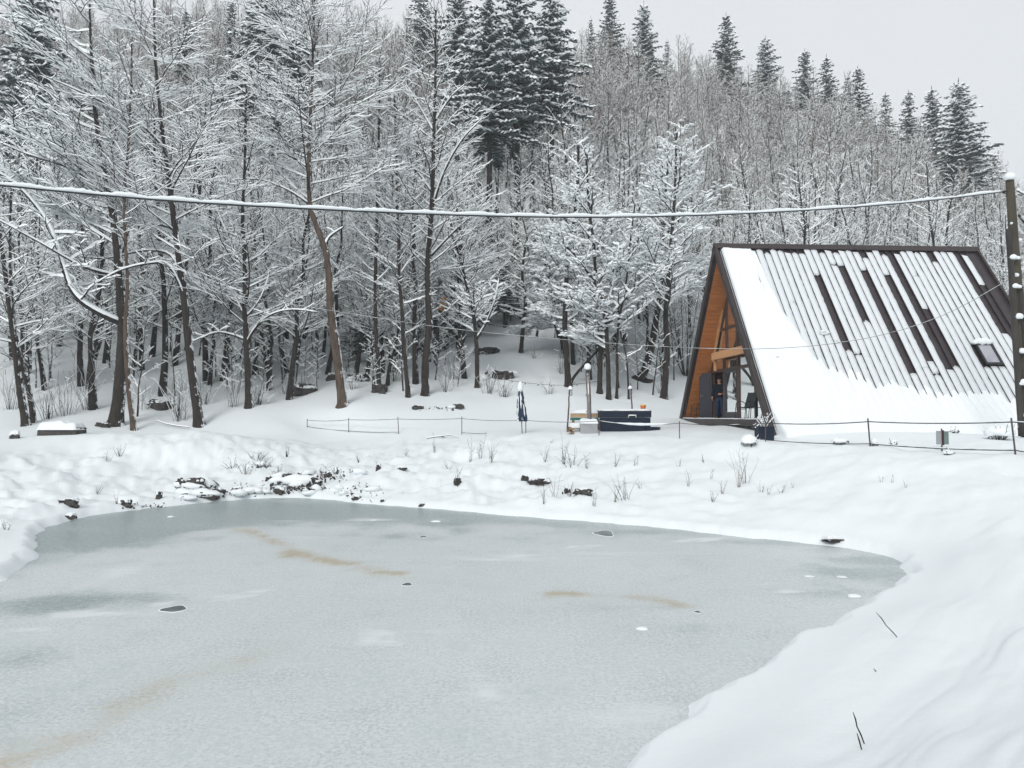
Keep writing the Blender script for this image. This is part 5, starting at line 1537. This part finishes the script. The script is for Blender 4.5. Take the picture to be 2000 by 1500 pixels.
near_p = [proto(100 + i, 13 + i % 3 * 1.5, .15 + .02 * (i % 3), 34, 3.6, (18, 50), dict(snow=.027, dens=(2.3, 4.4, 5), rmin=.010), .22, 'bare_tree') for i in range(4)]
mid_p = [proto(120 + i, 13.5 + i % 2 * 2, .14, 36, 3.0, (28, 60), dict(snow=.021, dens=(2.6, 4.2, 5), rmin=.013, up=(.06, .04, .02, 0)), .30, 'bare_tree') for i in range(4)]
far_p = [proto(140 + i, 13 + i % 3, .12, 46, 3.6, (26, 60), dict(snow=.012, dens=(3.2, 4.6, 5), rmin=.016, up=(.07, .04, .02, 0), twig=M_TWIGB), .30, 'bare_tree') for i in range(3)]
bush_p = [multi(160 + i, 8.5, 10, 2.4, dict(snow=.020, dens=(2.6, 4, 5), rmin=.010, up=(.08, .06, .04, 0)), 'many_stemmed_tree', .5, M_TWIGB if i else M_TWIG) for i in range(2)]
leafy = multi(170, 6, 7, 1.8, dict(snow=.03, dens=(2.6, 4, 5), rmin=.007, leaf=.9), 'leafy_young_tree', .4)
sap_p = [proto(180 + i, 6.5, .05, 16, 1.6, (20, 60), dict(snow=.036, dens=(2.6, 4.2, 5), rmin=.007), .18, 'sapling', .12) for i in range(3)]
sp_p = [spruce(201, 20, 3.9, .85, .30), spruce(202, 20, 3.3, .8, .34), spruce(203, 20, 4.6, .97, .25)]
print('protos', [[len(m.polygons) for _, m in p[1]] for p in near_p + mid_p + far_p + bush_p + sap_p + sp_p])

# spruces whose tips stand against the sky, from their tip pixel
sp_big = [spruce(211, 26, 4.4, .97, .54), spruce(212, 26, 3.7, .96, .56)]
def tip_spruce(px, ptop, Y, wpx, label, k):
    x = xof(px, Y); z0 = gz(x, Y); zt_ = at(px, ptop, Y).z; H = max(8, min(zt_ - z0, 30)); z0 = zt_ - H if zt_ - z0 > 30 else z0
    ws = min((wpx * Y / F / 2) * H / 8.5 / (3.9, 3.3, 4.6)[k], 1.35 * H / 20)
    if ptop < -40:
        j = 0 if k == 2 else 1; wb = min((wpx * Y / F / 2) * H / 9.5 / (4.4, 3.7)[j], 1.25)
        plant(sp_big[j], label, (x, Y, z0), R.uniform(0, 6), (wb, wb, H / 26)); return
    plant(sp_p[k], label, (x, Y, z0), R.uniform(0, 6), (ws, ws, H / 20))
for q in ((1427, 28, 113, 62, 'tallest spruce tip on the right skyline, upright above the cabin ridge', 1), (1505, 73, 112, 70, 'second skyline spruce right of the tallest tip, broad and snowy', 2), (1583, 98, 114, 58, 'third skyline spruce, evenly tapered, above the red-leaved thicket', 0),
          (1626, 109, 115, 44, 'narrow skyline spruce close right of the evenly tapered one', 1), (1668, 146, 115, 36, 'shorter of two skyline spruces standing side by side', 1), (1688, 131, 116, 50, 'taller of two skyline spruces standing side by side', 0), (1742, 182, 115, 46, 'half-hidden spruce in the dip of the right skyline', 0),
          (1788, 178, 112, 52, 'spruce left in the last trio on the right skyline', 0), (1834, 171, 111, 56, 'spruce middle in the last trio on the right skyline', 1), (1888, 156, 96, 100, 'biggest dark spruce at the right end of the skyline', 2),
          (1263, 4, 108, 62, 'spruce with clumped snow above the middle of the wood', 2), (1195, -12, 108, 54, 'tall spruce left of the clumped one, tip at the picture top', 0), (1157, 33, 114, 26, 'thin little spruce tip between two tall spruces', 1), (1309, 78, 114, 34, 'small spruce tip right of the clumped spruce', 0),
          (1010, -60, 66, 120, 'great snow-loaded spruce at the picture top, middle of three', 2), (1078, -50, 69, 80, 'great narrow spruce right of the snow-loaded one', 1), (955, -45, 63, 95, 'shorter heavily snowed spruce left before the great one', 2), (893, -50, 80, 90, 'blue-dark spruce behind the bare crowns left of the great three', 0),
          (440, 0, 104, 56, 'small lone spruce in the notch of sky', 0), (508, -70, 70, 100, 'dark spruce right of the sky notch', 2), (560, -40, 78, 80, 'spruce behind the brown tree crown, right of the dark spruce', 0), (350, 20, 92, 70, 'spruce left of the sky notch hidden by twigs', 1),
          (48, -70, 62, 110, 'dark spruce in the top left corner', 2), (15, 100, 60, 90, 'lower snowy spruce at the left picture edge', 2), (820, -30, 100, 60, 'faint spruce far up the hill at the picture top', 1), (1955, 300, 108, 60, 'low spruce behind the utility pole top', 0)):
    tip_spruce(q[0], q[1], q[2], q[3], q[4], q[5])
def young_spruce(px, py, H, Wm, label, k=0, Y=None):
    p = on(px, py, 34) if Y is None else put(px, Y)
    plant(sp_p[k], label, (p.x, p.y, p.z), R.uniform(0, 6), (Wm / 4.6, Wm / 4.6, H / 20), kindname='spruce')
young_spruce(985, 640, 5.5, 2.6, 'young snowy spruce on a bare stem at the top of the open slope', 2)
young_spruce(905, 520, 5.5, 3.6, 'young spruce in shade behind the forked tree', 2, 56)
young_spruce(700, 600, 3.2, 2.2, 'small blue-grey spruce right of the brown leaning trunk', 2, 48)
young_spruce(860, 600, 5, 3.0, 'young spruce half hidden by the tall dark mid tree', 0, 52)
young_spruce(950, 480, 8, 3.6, 'middle-aged spruce behind the top of the open slope', 0, 66)

# the wood itself, trunk by trunk
RW = random.Random(77)
spots = []
def ok(x, y, dmin):
    for a, c in spots:
        if (a - x) ** 2 + (c - y) ** 2 < dmin * dmin: return False
    return True
for _ in range(30000):
    Y = RW.uniform(37, 116); px = RW.uniform(-130, 2120)
    if RW.random() > (Y / 116) ** .8: continue
    if len(spots) >= 285: break
    if 930 < px < 1090 and Y < 62: continue
    if px > 1310 and Y < 46: continue
    if 1090 < px < 1310 and Y < 43: continue
    x = xof(px, Y)
    if not ok(x, Y, 2.3 + Y * .018): continue
    spots.append((x, Y))
GN = 'bare snowy trees rising up the lower hillside'
GM = 'bare upswept trees in the middle of the hillside'
GF = 'fine-twigged brownish trees along the hilltop'
def zone(px):
    for lim, z in ((200, 'behind the stone block'), (430, 'behind the leaning alder'), (620, 'behind the dark upright tree'), (800, 'behind the brown leaning tree'), (1010, 'behind the tall dark mid tree'), (1320, 'above the hot tub stand'), (1650, 'above the left half of the cabin roof'), (9999, 'above the right half of the cabin roof')):
        if px < lim: return z
for x, Y in spots:
    z = gz(x, Y); rz = RW.uniform(0, 6.28); s_ = RW.uniform(.82, 1.12); px = x / Y * F + 1000
    u = RW.random()
    rt = Y + RW.uniform(-8, 8) + (14 if px > 1350 else 0)
    if px > 1330 and Y < 84 and u < .55:
        plant(bush_p[RW.randint(0, 1)], 'many-stemmed fanning tree in the thicket behind the cabin roof', (x, Y, z), rz, s_ * 1.05, group='many-stemmed trees behind the cabin')
    elif rt < 62:
        plant(near_p[RW.randint(0, 3)], 'bare dark tree on the lower hillside ' + zone(px), (x, Y, z), rz, s_, group=GN)
    elif rt < 84:
        plant(mid_p[RW.randint(0, 3)], 'bare upswept tree half way up the hill ' + zone(px), (x, Y, z), rz, s_, group=GM)
    else:
        plant(far_p[RW.randint(0, 2)], 'fine-twigged brownish tree near the hilltop ' + zone(px), (x, Y, z), rz, s_ * (1.0 if px < 1300 else .92), group=GF)
# beyond those one can count: the mass of the far wood and the undergrowth
def scatter_stuff(name, label, protos_, pts, smin, smax, seed):
    me = bpy.data.meshes.new(name); me.from_pydata([tuple(p) for p in pts], [], [])
    o = link(name, me); tag(o, label, name.replace('_', ' ').split(' ')[-1], kind='stuff')
    ng = bpy.data.node_groups.new(name, 'GeometryNodeTree'); ng.is_modifier = True
    ng.interface.new_socket('Geometry', in_out='INPUT', socket_type='NodeSocketGeometry'); ng.interface.new_socket('Geometry', in_out='OUTPUT', socket_type='NodeSocketGeometry')
    N = ng.nodes; L = ng.links
    gi, go = N.new('NodeGroupInput'), N.new('NodeGroupOutput')
    gj = N.new('GeometryNodeGeometryToInstance'); grp = []
    join = N.new('GeometryNodeJoinGeometry')
    for parts in protos_:
        jp = N.new('GeometryNodeJoinGeometry')
        for ob in parts:
            oi = N.new('GeometryNodeObjectInfo'); oi.transform_space = 'ORIGINAL'; oi.inputs['Object'].default_value = ob; oi.inputs['As Instance'].default_value = False
            L.new(oi.outputs['Geometry'], jp.inputs[0])
        g2 = N.new('GeometryNodeGeometryToInstance'); L.new(jp.outputs[0], g2.inputs[0]); L.new(g2.outputs[0], join.inputs[0])
    ip = N.new('GeometryNodeInstanceOnPoints'); ip.inputs['Pick Instance'].default_value = True
    L.new(gi.outputs[0], ip.inputs['Points']); L.new(join.outputs[0], ip.inputs['Instance'])
    r = N.new('FunctionNodeRandomValue'); r.data_type = 'INT'; r.inputs[4].default_value = 0; r.inputs[5].default_value = len(protos_) - 1; r.inputs['Seed'].default_value = seed
    L.new(r.outputs[2], ip.inputs['Instance Index'])
    a = N.new('FunctionNodeRandomValue'); a.data_type = 'FLOAT_VECTOR'; a.inputs[0].default_value = (-.22, -.22, 0); a.inputs[1].default_value = (.22, .22, 6.28); L.new(a.outputs[0], ip.inputs['Rotation'])
    c = N.new('FunctionNodeRandomValue'); c.data_type = 'FLOAT'; c.inputs[2].default_value = smin; c.inputs[3].default_value = smax; c.inputs['Seed'].default_value = 5
    L.new(c.outputs[1], ip.inputs['Scale']); L.new(ip.outputs[0], go.inputs[0])
    md = o.modifiers.new('scatter', 'NODES'); md.node_group = ng
    return o
def kids(label_start, k):
    out = []
    seen = set()
    for r in COL.objects:
        if r.get('label', '').startswith(label_start):
            ms = tuple(c.data.name for c in r.children)
            if ms in seen: continue
            seen.add(ms); out.append(list(r.children))
    return out[:k]
def rnd_pts(n, y0, y1, px0, px1, pw, seed, cond=None):
    rs = np.random.RandomState(seed); P_ = []
    Ys = y0 + (y1 - y0) * rs.rand(n * 3) ** pw; pxs = px0 + (px1 - px0) * rs.rand(n * 3)
    k = rs.rand(n * 3) < (Ys / y1) ** .8
    Ys, pxs = Ys[k], pxs[k]
    if cond is not None: m = cond(pxs, Ys); Ys, pxs = Ys[m], pxs[m]
    Ys, pxs = Ys[:n], pxs[:n]; xs = (pxs - 1000) / F * Ys
    return list(zip(xs, Ys, ground(xs, Ys)))
scatter_stuff('far_wood', 'dense mass of fine brown twiggy trees covering the top of the hill', kids('fine-twigged', 3), rnd_pts(620, 80, 124, -250, 2350, .7, 3), .75, 1.1, 1)
scatter_stuff('hill_wood', 'crowded grey snowy trees merging together half way up the hill', kids('bare upswept', 4), rnd_pts(330, 56, 100, -200, 2250, 1, 4), .55, 1.0, 2)
scatter_stuff('lower_wood', 'crowded dark slim trunks and snowy boughs merging together low on the hillside', kids('bare dark tree on the lower', 4), rnd_pts(190, 41, 66, -150, 2000, 1, 14, lambda p, y: ~((p > 880) & (p < 1100) & (y < 60)) & ~((p > 1090) & (y < 50))), .55, .9, 6)
# understorey saplings and thicket
n = 0
GS = 'thin snowy saplings among the trunks'
while n < 150:
    px = RW.uniform(-60, 2000) if n % 3 else RW.uniform(-60, 900); Y = RW.uniform(35, 62)
    if 900 < px < 1090 and Y < 56: continue
    if px > 1300 and Y < 45: continue
    if 1090 < px < 1310 and Y < 42: continue
    if 430 < px < 950 and Y < 39.5: continue
    if px < 620 and Y < 38 and RW.random() < .4: continue
    x = xof(px, Y); z = gz(x, Y)
    plant(sap_p[RW.randint(0, 2)], 'thin snow-laden sapling among trunks ' + zone(px), (x, Y, z), RW.uniform(0, 6.28), RW.uniform(.45, 1.0), group=GS); n += 1
plant(leafy, 'young many-stemmed tree with red-brown withered leaves above the cabin roof', put(1530, 50), 1, (1.3, 1.3, 1.5))
plant(leafy, 'second russet-leaved thicket right of the first behind the roof', put(1760, 58), 3, (1.3, 1.3, 1.3))
plant(leafy, 'leafy russet clump far left of the cabin in the stand', put(960, 62), 2, 1.1)
plant(bush_p[0], 'widest many-stemmed tree fanning up directly behind the cabin ridge', put(1575, 45), .6, (1.35, 1.35, 1.45))
plant(bush_p[1], 'dense brown many-stemmed tree behind the right half of the roof', put(1790, 47), 2.2, (1.3, 1.3, 1.15))
plant(bush_p[1], 'brown many-stemmed tree left of the widest one behind the ridge', put(1440, 47), 4, (1.2, 1.2, 1.3))

scatter_stuff('hillside_undergrowth', 'low snowy thicket of saplings between the hillside trunks', kids('thin snow-laden sapling', 3), rnd_pts(750, 40, 100, -150, 2150, .8, 8, lambda p, y: ~((p > 900) & (p < 1090) & (y < 62)) & ~((p > 1090) & (y < 47)) & ~((p > 1300) & (y < 50))), .35, .95, 3)
# shrubs at the foot of the wood
def shrub(px, py, n_, h, sp_, label, seed, snow=.012, r=.012):
    p = on(px, py, 12)
    b = MB(); stems(b, (0, 0, -.05), n_, h, sp_, r, seed, snow, 4)
    o = b.build('bare_shrub', [M_TWIG, M_TSNOW], None, p); tag(o, label, 'shrub')
for i, (px, py, n_, h, sp_, lab) in enumerate(((350, 822, 34, 2.2, 1.1, 'dense wiry shrub between the slender stem and leaning alder'), (130, 812, 26, 2.2, 1.6, 'loose snowy shrub behind the stone block'), (95, 818, 20, 1.8, 1.2, 'low twiggy shrub left behind the stone block'),
        (505, 790, 40, 1.3, 1.0, 'brownish shrub at the foot of the dark upright tree'), (170, 800, 20, 2.6, 1.4, 'tall thin shrub left of the thickest trunk'), (455, 795, 16, 2.4, .9, 'shrub stems left of the dark upright tree'),
        (590, 770, 36, 1.0, .8, 'rounded snowy shrub on the slope left of the brown leaning tree'), (985, 775, 30, 1.1, 1.0, 'wiry shrub behind the closed parasol'), (955, 770, 22, 1.4, 1.2, 'arching shrub right of the forked tree'),
        (1075, 770, 16, 1.0, .8, 'sparse shrub below the string of lights'), (1095, 730, 20, 1.5, .8, 'shrub at the left foot of the two-stemmed tree'), (870, 765, 24, 1.0, .9, 'snowy shrub right of the tall dark mid tree'),
        (885, 740, 30, 2.2, 1.6, 'bushy snowed thicket behind the mound'), (560, 770, 20, 1.2, 1.2, 'low shrub under the drooping boughs'), (1290, 770, 14, 1.2, .6, 'shrub at the twin foot of the knobbly tree'), (1045, 700, 14, .8, .8, 'tiny shrub on the open slope'),
        (20, 800, 26, 2.0, 1.5, 'shrub at the left picture edge'), (280, 800, 16, 1.6, 1.2, 'shrub in front of the dark mound'), (400, 790, 22, 2.0, 1.4, 'shrub right behind the leaning alder'), (770, 745, 24, 1.6, 1.4, 'thicket between two thin trees'), (690, 760, 26, 1.2, 1.2, 'shrub right of the brown leaning tree'))):
    shrub(px, py, n_, h, sp_, lab, 300 + i, .016 if h > 1.2 else .010)

# dead weeds poking through the snow of the bank
W = [(233,893,8,.5,'bent dry stalks arching over snow on the left terrace'),(210,905,6,.45,'thin dry stalks left of the arching ones'),(190,965,5,.4,'few dry stalks by the lone hollow stone'),(228,985,6,.4,'stalks at the left ice edge'),(12,1035,6,.3,'stubble at the left picture edge'),
     (455,915,10,.5,'reed tuft at upper left of the reedy outcrop'),(480,925,12,.5,'thick reed tuft over the left outcrop'),(500,900,9,.5,'reeds high above the reedy outcrop'),(515,912,12,.5,'dark reed clump above the reedy outcrop'),(540,930,14,.45,'reeds crowning the reedy outcrop'),(570,935,16,.4,'reeds in the middle of the reedy outcrop'),
     (600,935,14,.4,'reeds right in the reedy outcrop'),(630,930,12,.4,'reeds at the right end of the outcrop'),(655,925,12,.35,'dark tuft past the right end of the outcrop'),(560,892,6,.45,'pale reeds above the bank'),(848,882,4,.8,'tall single weed under the rope fence'),(790,890,3,.45,'single thin stalk left on mid bank'),
     (893,948,5,.75,'two upright stalks by a dark stone'),(918,905,5,1.0,'tall straight weed, left of three'),(937,898,5,.9,'tall straight weed, middle of three'),(960,903,8,.9,'bushy weed, right of three'),(876,915,5,.4,'short bent weed below the row of three'),(1064,905,5,.85,'lone tall weed left of the weed row'),(1100,905,7,1.0,'tallest weed in the weed row'),
     (1117,910,9,.9,'bushy weed in the weed row'),(1145,915,5,.5,'short weed ending the weed row'),(1200,912,5,.6,'pair of small weeds right of the row'),(1240,910,3,.5,'single stalk near the bank top'),(1063,985,5,.7,'weed below the bank hollow'),(1083,970,4,.7,'thin weed beside the bank hollow'),(1112,970,7,.45,'twisted stalks at the hollow edge'),
     (1160,990,5,.5,'small weed over the ice edge'),(1200,982,4,.8,'slim tall weed above the ice edge'),(1223,978,9,.9,'many-branched weed above the ice edge'),(1252,955,3,.35,'single short stalk right of the branched weed'),(1345,955,3,.7,'single bent stalk right on the bank'),(1327,912,3,.4,'thin stalk under the fence stake'),(1375,905,4,.35,'faint pale stalks on the right bank'),
     (1410,965,5,.4,'small crossed stalks left of the tall reeds'),(1443,952,6,1.2,'tallest reed pair on the right bank'),(1455,945,8,1.1,'leaning tall reeds on the right bank'),(1485,962,4,.45,'forked short weed right of the tall reeds'),(1500,966,3,.4,'single weed right of the forked one'),(1525,963,5,.25,'low bent tuft of dry grass right of the forked weed'),(1548,953,2,.3,'tiny single stalk right of the low bent tuft'),
     (1390,980,5,.3,'curled dead stalk near the right ice edge'),(1388,935,2,.35,'slanting pale stalk above the tall reeds'),(1720,942,2,.3,'two specks of stalk on the open right bank'),(1740,945,2,.35,'slanting stalk on the open right bank'),(1768,952,2,.25,'short stub on the open right bank'),(700,905,6,.4,'stalks right above the reeds'),(740,915,6,.35,'dark stalks beside the upright stone')]
for i, (px, py, n_, h, lab) in enumerate(W):
    p = on(px, py, 8); b = MB(); stems(b, (0, 0, -.06), n_, h * .78 + .06, .16 + .10 * (n_ > 6) + .4 * (n_ > 8), .0055 * max(1, p.y / 20) * (1.3 if 455 <= px <= 660 else 1), 500 + i, .0005, 4, (0, 0))
    o = b.build('dead_weed', M_TWIG if px % 3 else M_WEED, None, p); tag(o, lab, 'weed', 'dead weeds poking through the snowy bank')
# sticks in the near snow
def stick(pix, Y, label, r=.004):
    pts = [at(x, y, Y) for x, y in pix]; g0 = pts[-1]
    o = thing('stick', label, 'stick', g0)
    q_ = [p - g0 for p in pts]
    MB().tube(q_, [r * .5] + [r * (1 + .25 * (i % 2)) for i in range(1, len(q_))], 5).build('stem', M_TWIG, o)
for pix, lab in (([(1711, 1196), (1722, 1208), (1731, 1222), (1742, 1233), (1752, 1244)], 'thin dark stick leaning over the near snow by the cove'), ([(1666, 1391), (1671, 1405), (1674, 1420), (1681, 1434), (1688, 1452)], 'longer of two sticks in the near snow at picture bottom'),
                 ([(1674, 1432), (1678, 1446), (1683, 1464)], 'shorter of two sticks in the near snow at picture bottom'), ([(1706, 1306), (1711, 1311)], 'tiny stub of stick in the near snow')):
    p = on(pix[-1][0], pix[-1][1] + 2, 2.5); stick(pix, p.y, lab)
# fallen branch lying on the terrace
p = on(880, 858, 20)
b = MB(); rr = random.Random(2)
b.twig([V((-1.0, 0, .03)), V((-.5, .1, .10)), V((0, 0, .16)), V((.4, -.1, .05))], [.03, .028, .02, .01], [.004] * 4); b.twig([V((-.4, .1, .10)), V((-.1, .3, .02)), V((.3, .4, .03))], [.02, .015, .01], [.004] * 3)
tag(b.build('fallen_branch', [M_TWIG, M_TSNOW], None, p), 'dark fallen branch half buried behind the rope fence', 'branch')
p = on(345, 835, 20); b = MB(); b.twig([V((-.9, 0, .30)), V((-.4, -.1, .15)), V((.2, -.2, .05)), V((.7, -.3, .0))], [.02, .028, .03, .02], [.01] * 4)
tag(b.build('fallen_branch', [M_TWIG, M_TSNOW], None, p), 'fallen stick slanting left of the leaning alder foot', 'branch')

# ------------------------------------------------------------------ the man in the doorway
def skin(name, verts, edges, radii, m, parent, levels=2, root=0):
    me = bpy.data.meshes.new(name); me.from_pydata(verts, edges, []); me.materials.append(m)
    o = link(name, me, parent)
    sm = o.modifiers.new('skin', 'SKIN'); sm.use_smooth_shade = True
    if not me.skin_vertices: 
        pass
    for i, r in enumerate(radii): 
        d = me.skin_vertices[0].data[i]; d.radius = (r if hasattr(r, '__len__') else (r, r)); d.use_root = (i == root)
    ss = o.modifiers.new('sub', 'SUBSURF'); ss.levels = levels; ss.render_levels = levels
    return o
M_SKIN = mat('skin', (.46, .24, .17), .55)
M_JACK = mat('navy jacket', (.006, .010, .020), .85, spec=.2)
M_JEAN = mat('blue jeans', (.006, .018, .05), .95, noise=10, col2=(.010, .030, .075))
M_CAP = mat('dark cap', (.02, .012, .02), .9)
pw = hs_plane(1406, 812, WS + .16)
ML = HM @ V((WS + .16, pw.y, DZ + .004))
man = thing('person', 'man in navy jacket, dark cap and blue jeans standing in the open doorway', 'person', ML, math.radians(-22))
# faces local -y; x is his left
body_v = [(0,0,.98),(0,.01,1.12),(0,.01,1.30),(0,.0,1.46),(0,-.01,1.54),(0,-.02,1.62),(0,-.015,1.72),
          (.10,0,.93),(.115,-.01,.50),(.125,.02,.09),(.13,-.10,.04),
          (-.10,0,.93),(-.115,-.01,.50),(-.12,.02,.09),(-.125,-.10,.04),
          (.19,0,1.42),(.25,.02,1.15),(.12,-.20,1.06),(.05,-.235,1.06),
          (-.19,0,1.42),(-.27,-.02,1.15),(-.30,-.10,.92),(-.30,-.13,.85)]
body_e = [(0,1),(1,2),(2,3),(3,4),(4,5),(5,6),(0,7),(7,8),(8,9),(9,10),(0,11),(11,12),(12,13),(13,14),(3,15),(15,16),(16,17),(17,18),(3,19),(19,20),(20,21),(21,22)]
body_r = [(.13,.10),(.125,.09),(.145,.10),(.12,.08),(.055,.055),(.095,.115),(.092,.11),
          (.078,.08),(.052,.055),(.038,.042),(.035,.03),(.078,.08),(.052,.055),(.038,.042),(.035,.03),
          .05,.038,.026,.032,.05,.038,.026,.032]
def fingers(root, base, dirv, across, curl):
    global body_v, body_e, body_r
    for i, (off, L) in enumerate(((-.027, .070), (-.009, .080), (.009, .076), (.026, .060))):
        a = base + across * off; p1 = a + dirv * .03; p2 = p1 + (dirv + curl * .4).normalized() * L * .5; p3 = p2 + (dirv + curl * 1.3).normalized() * L * .5
        k = len(body_v); body_v += [tuple(p1), tuple(p2), tuple(p3)]; body_r += [.0095, .0085, .007]; body_e += [(root, k), (k, k + 1), (k + 1, k + 2)]
    th_ = base - dirv * .03 - across * .03; k = len(body_v)
    body_v += [tuple(th_), tuple(th_ + dirv * .035 - across * .02)]; body_r += [.011, .009]; body_e += [(root, k), (k, k + 1)]
fingers(18, V((.05, -.235, 1.06)), V((-1, -.1, -.1)).normalized(), V((0, 0, 1)), V((0, .8, 0)))
fingers(22, V((-.30, -.13, .85)), V((0, -.25, -1)).normalized(), V((0, -1, .2)).normalized(), V((.6, 0, 0)))
body = skin('body', body_v, body_e, body_r, M_SKIN, man)
jv = [(0,0,.84),(0,.005,1.0),(0,.01,1.14),(0,.01,1.32),(0,.0,1.46),(0,-.005,1.52),(.20,0,1.42),(.26,.02,1.14),(.14,-.18,1.06),(-.20,0,1.42),(-.28,-.02,1.14),(-.305,-.09,.94)]
je = [(0,1),(1,2),(2,3),(3,4),(4,5),(4,6),(6,7),(7,8),(4,9),(9,10),(10,11)]
skin('jacket', jv, je, [(.23,.18),(.225,.175),(.21,.165),(.235,.17),(.19,.14),(.11,.11),.10,.08,.06,.10,.08,.06], M_JACK, man)
tv = [(0,0,.98),(0,0,.90),(.10,0,.86),(.117,-.01,.50),(.127,.02,.06),(-.10,0,.86),(-.117,-.01,.50),(-.122,.02,.06)]
skin('jeans', tv, [(0,1),(1,2),(2,3),(3,4),(1,5),(5,6),(6,7)], [(.20,.16),(.20,.16),.125,.095,.085,.125,.095,.085], M_JEAN, man)
for s in (-1, 1):
    skin('shoe', [(.13 * s, .05, .045), (.13 * s, -.06, .045), (.135 * s, -.17, .038)], [(0, 1), (1, 2)], [.05, .05, .04], M_BLACK, man, 1)
MB().lathe([(.102, 1.70), (.105, 1.75), (.09, 1.80), (.05, 1.835), (.0001, 1.845)], 14, 0, (0, -.005, 0)).build('cap', M_CAP, man)
b = MB(); b.blob((0, -.115, 1.655), .016, .024, .026); b.build('nose', M_SKIN, body)
for s in (-1, 1):
    b = MB(); b.blob((.033 * s, -.098, 1.685), .014, .008, .009); b.build('eye', M_BLACK, body)
    b = MB(); b.blob((.084 * s, -.01, 1.665), .012, .022, .034); b.build('ear', M_SKIN, body)
b = MB(); b.blob((0, -.104, 1.61), .028, .01, .007); b.build('mouth', mat('lips', (.33, .12, .10), .5), body)

# ------------------------------------------------------------------ bare soil, roots and stubble showing in the pond bank
def soil_patch(name, label, boxes, seed):
    rr = random.Random(seed); b = MB()
    for (x0, y0, x1, y1, n, sz) in boxes:
        cx_, cy_ = (x0 + x1) / 2, (y0 + y1) / 2
        for _ in range(n):
            px = rr.triangular(x0, x1, rr.uniform(x0, x1)); py = rr.triangular(y0, y1)
            p = on(px, py, 12); s_ = sz * rr.uniform(.5, 1.6)
            u = rr.random()
            if u < .60:      # clod
                q = [p + V((rr.uniform(-.8, .8) * s_, rr.uniform(-.5, .5) * s_, rr.uniform(-.3, 1.3) * s_)) for _ in range(5)]
                b.add(q, [(0, 1, 2), (0, 2, 3), (1, 2, 4), (3, 2, 4), (0, 1, 4)], 0)
            elif u < .90:    # blade or root hanging down the bank
                b.tube([p + V((0, 0, s_ * .8)), p + V((rr.uniform(-.6, .6) * s_, -s_ * .4, rr.uniform(.2, .9) * s_)), p + V((rr.uniform(-1, 1) * s_, -s_ * .7, -.1 * s_))], [.012, .01, .004], 3, 1, False)
            else:
                k0 = len(b.v); b.lathe([(s_ * 1.6, -.03), (s_ * 2.2, s_ * .4), (s_ * 1.8, s_ * 1.0), (s_ * .9, s_ * 1.35), (.0001, s_ * 1.45)], 9, 2, p + V((0, .05, s_ * .2)))
                kx_, ks_ = rr.uniform(.6, 1.8), rr.uniform(0, 6)
                for vi in range(k0, len(b.v)): w_ = b.v[vi] - p; b.v[vi] = p + V((w_.x * kx_ * (1 + .3 * math.sin(ks_ + w_.y * 9)), w_.y, w_.z * (1 + .25 * math.sin(ks_ + w_.x * 11))))
    tag(b.build(name, [M_ROCK, M_TWIG, M_SNOW]), label, 'soil', kind='stuff')
soil_patch('bare_bank_soil', 'dark clods, roots and grass showing through snow on the pond bank',
           [(345, 938, 430, 982, 130, .10), (430, 955, 530, 974, 50, .07), (525, 928, 640, 968, 240, .10), (230, 985, 350, 1000, 24, .06), (640, 935, 760, 985, 40, .05), (640, 915, 700, 945, 24, .07), (480, 905, 530, 925, 20, .07), (455, 940, 520, 965, 14, .05),
            (820, 795, 900, 805, 20, .08), (1030, 935, 1075, 950, 10, .05), (1100, 960, 1160, 970, 12, .05), (570, 750, 600, 775, 24, .14), (640, 735, 720, 750, 30, .12), (935, 730, 1000, 745, 26, .14), (920, 685, 965, 697, 20, .12), (820, 680, 860, 710, 20, .14)], 5)

# ------------------------------------------------------------------ thin winter haze between the near bank and the hilltop
HZ = bpy.data.materials.new('haze'); HZ.use_nodes = True
hn = HZ.node_tree.nodes; hn.remove(hn['Principled BSDF'])
pv_ = hn.new('ShaderNodeVolumePrincipled'); pv_.inputs['Color'].default_value = (.93, .96, 1, 1); pv_.inputs['Density'].default_value = 0.0007; pv_.inputs['Anisotropy'].default_value = 0.2
HZ.node_tree.links.new(pv_.outputs[0], hn['Material Output'].inputs['Volume'])
hb = MB().box((-905, -905, -2.5), (905, 905, 95)).build('haze', HZ); tag(hb, kind='stuff', label='thin pale winter haze over the valley')
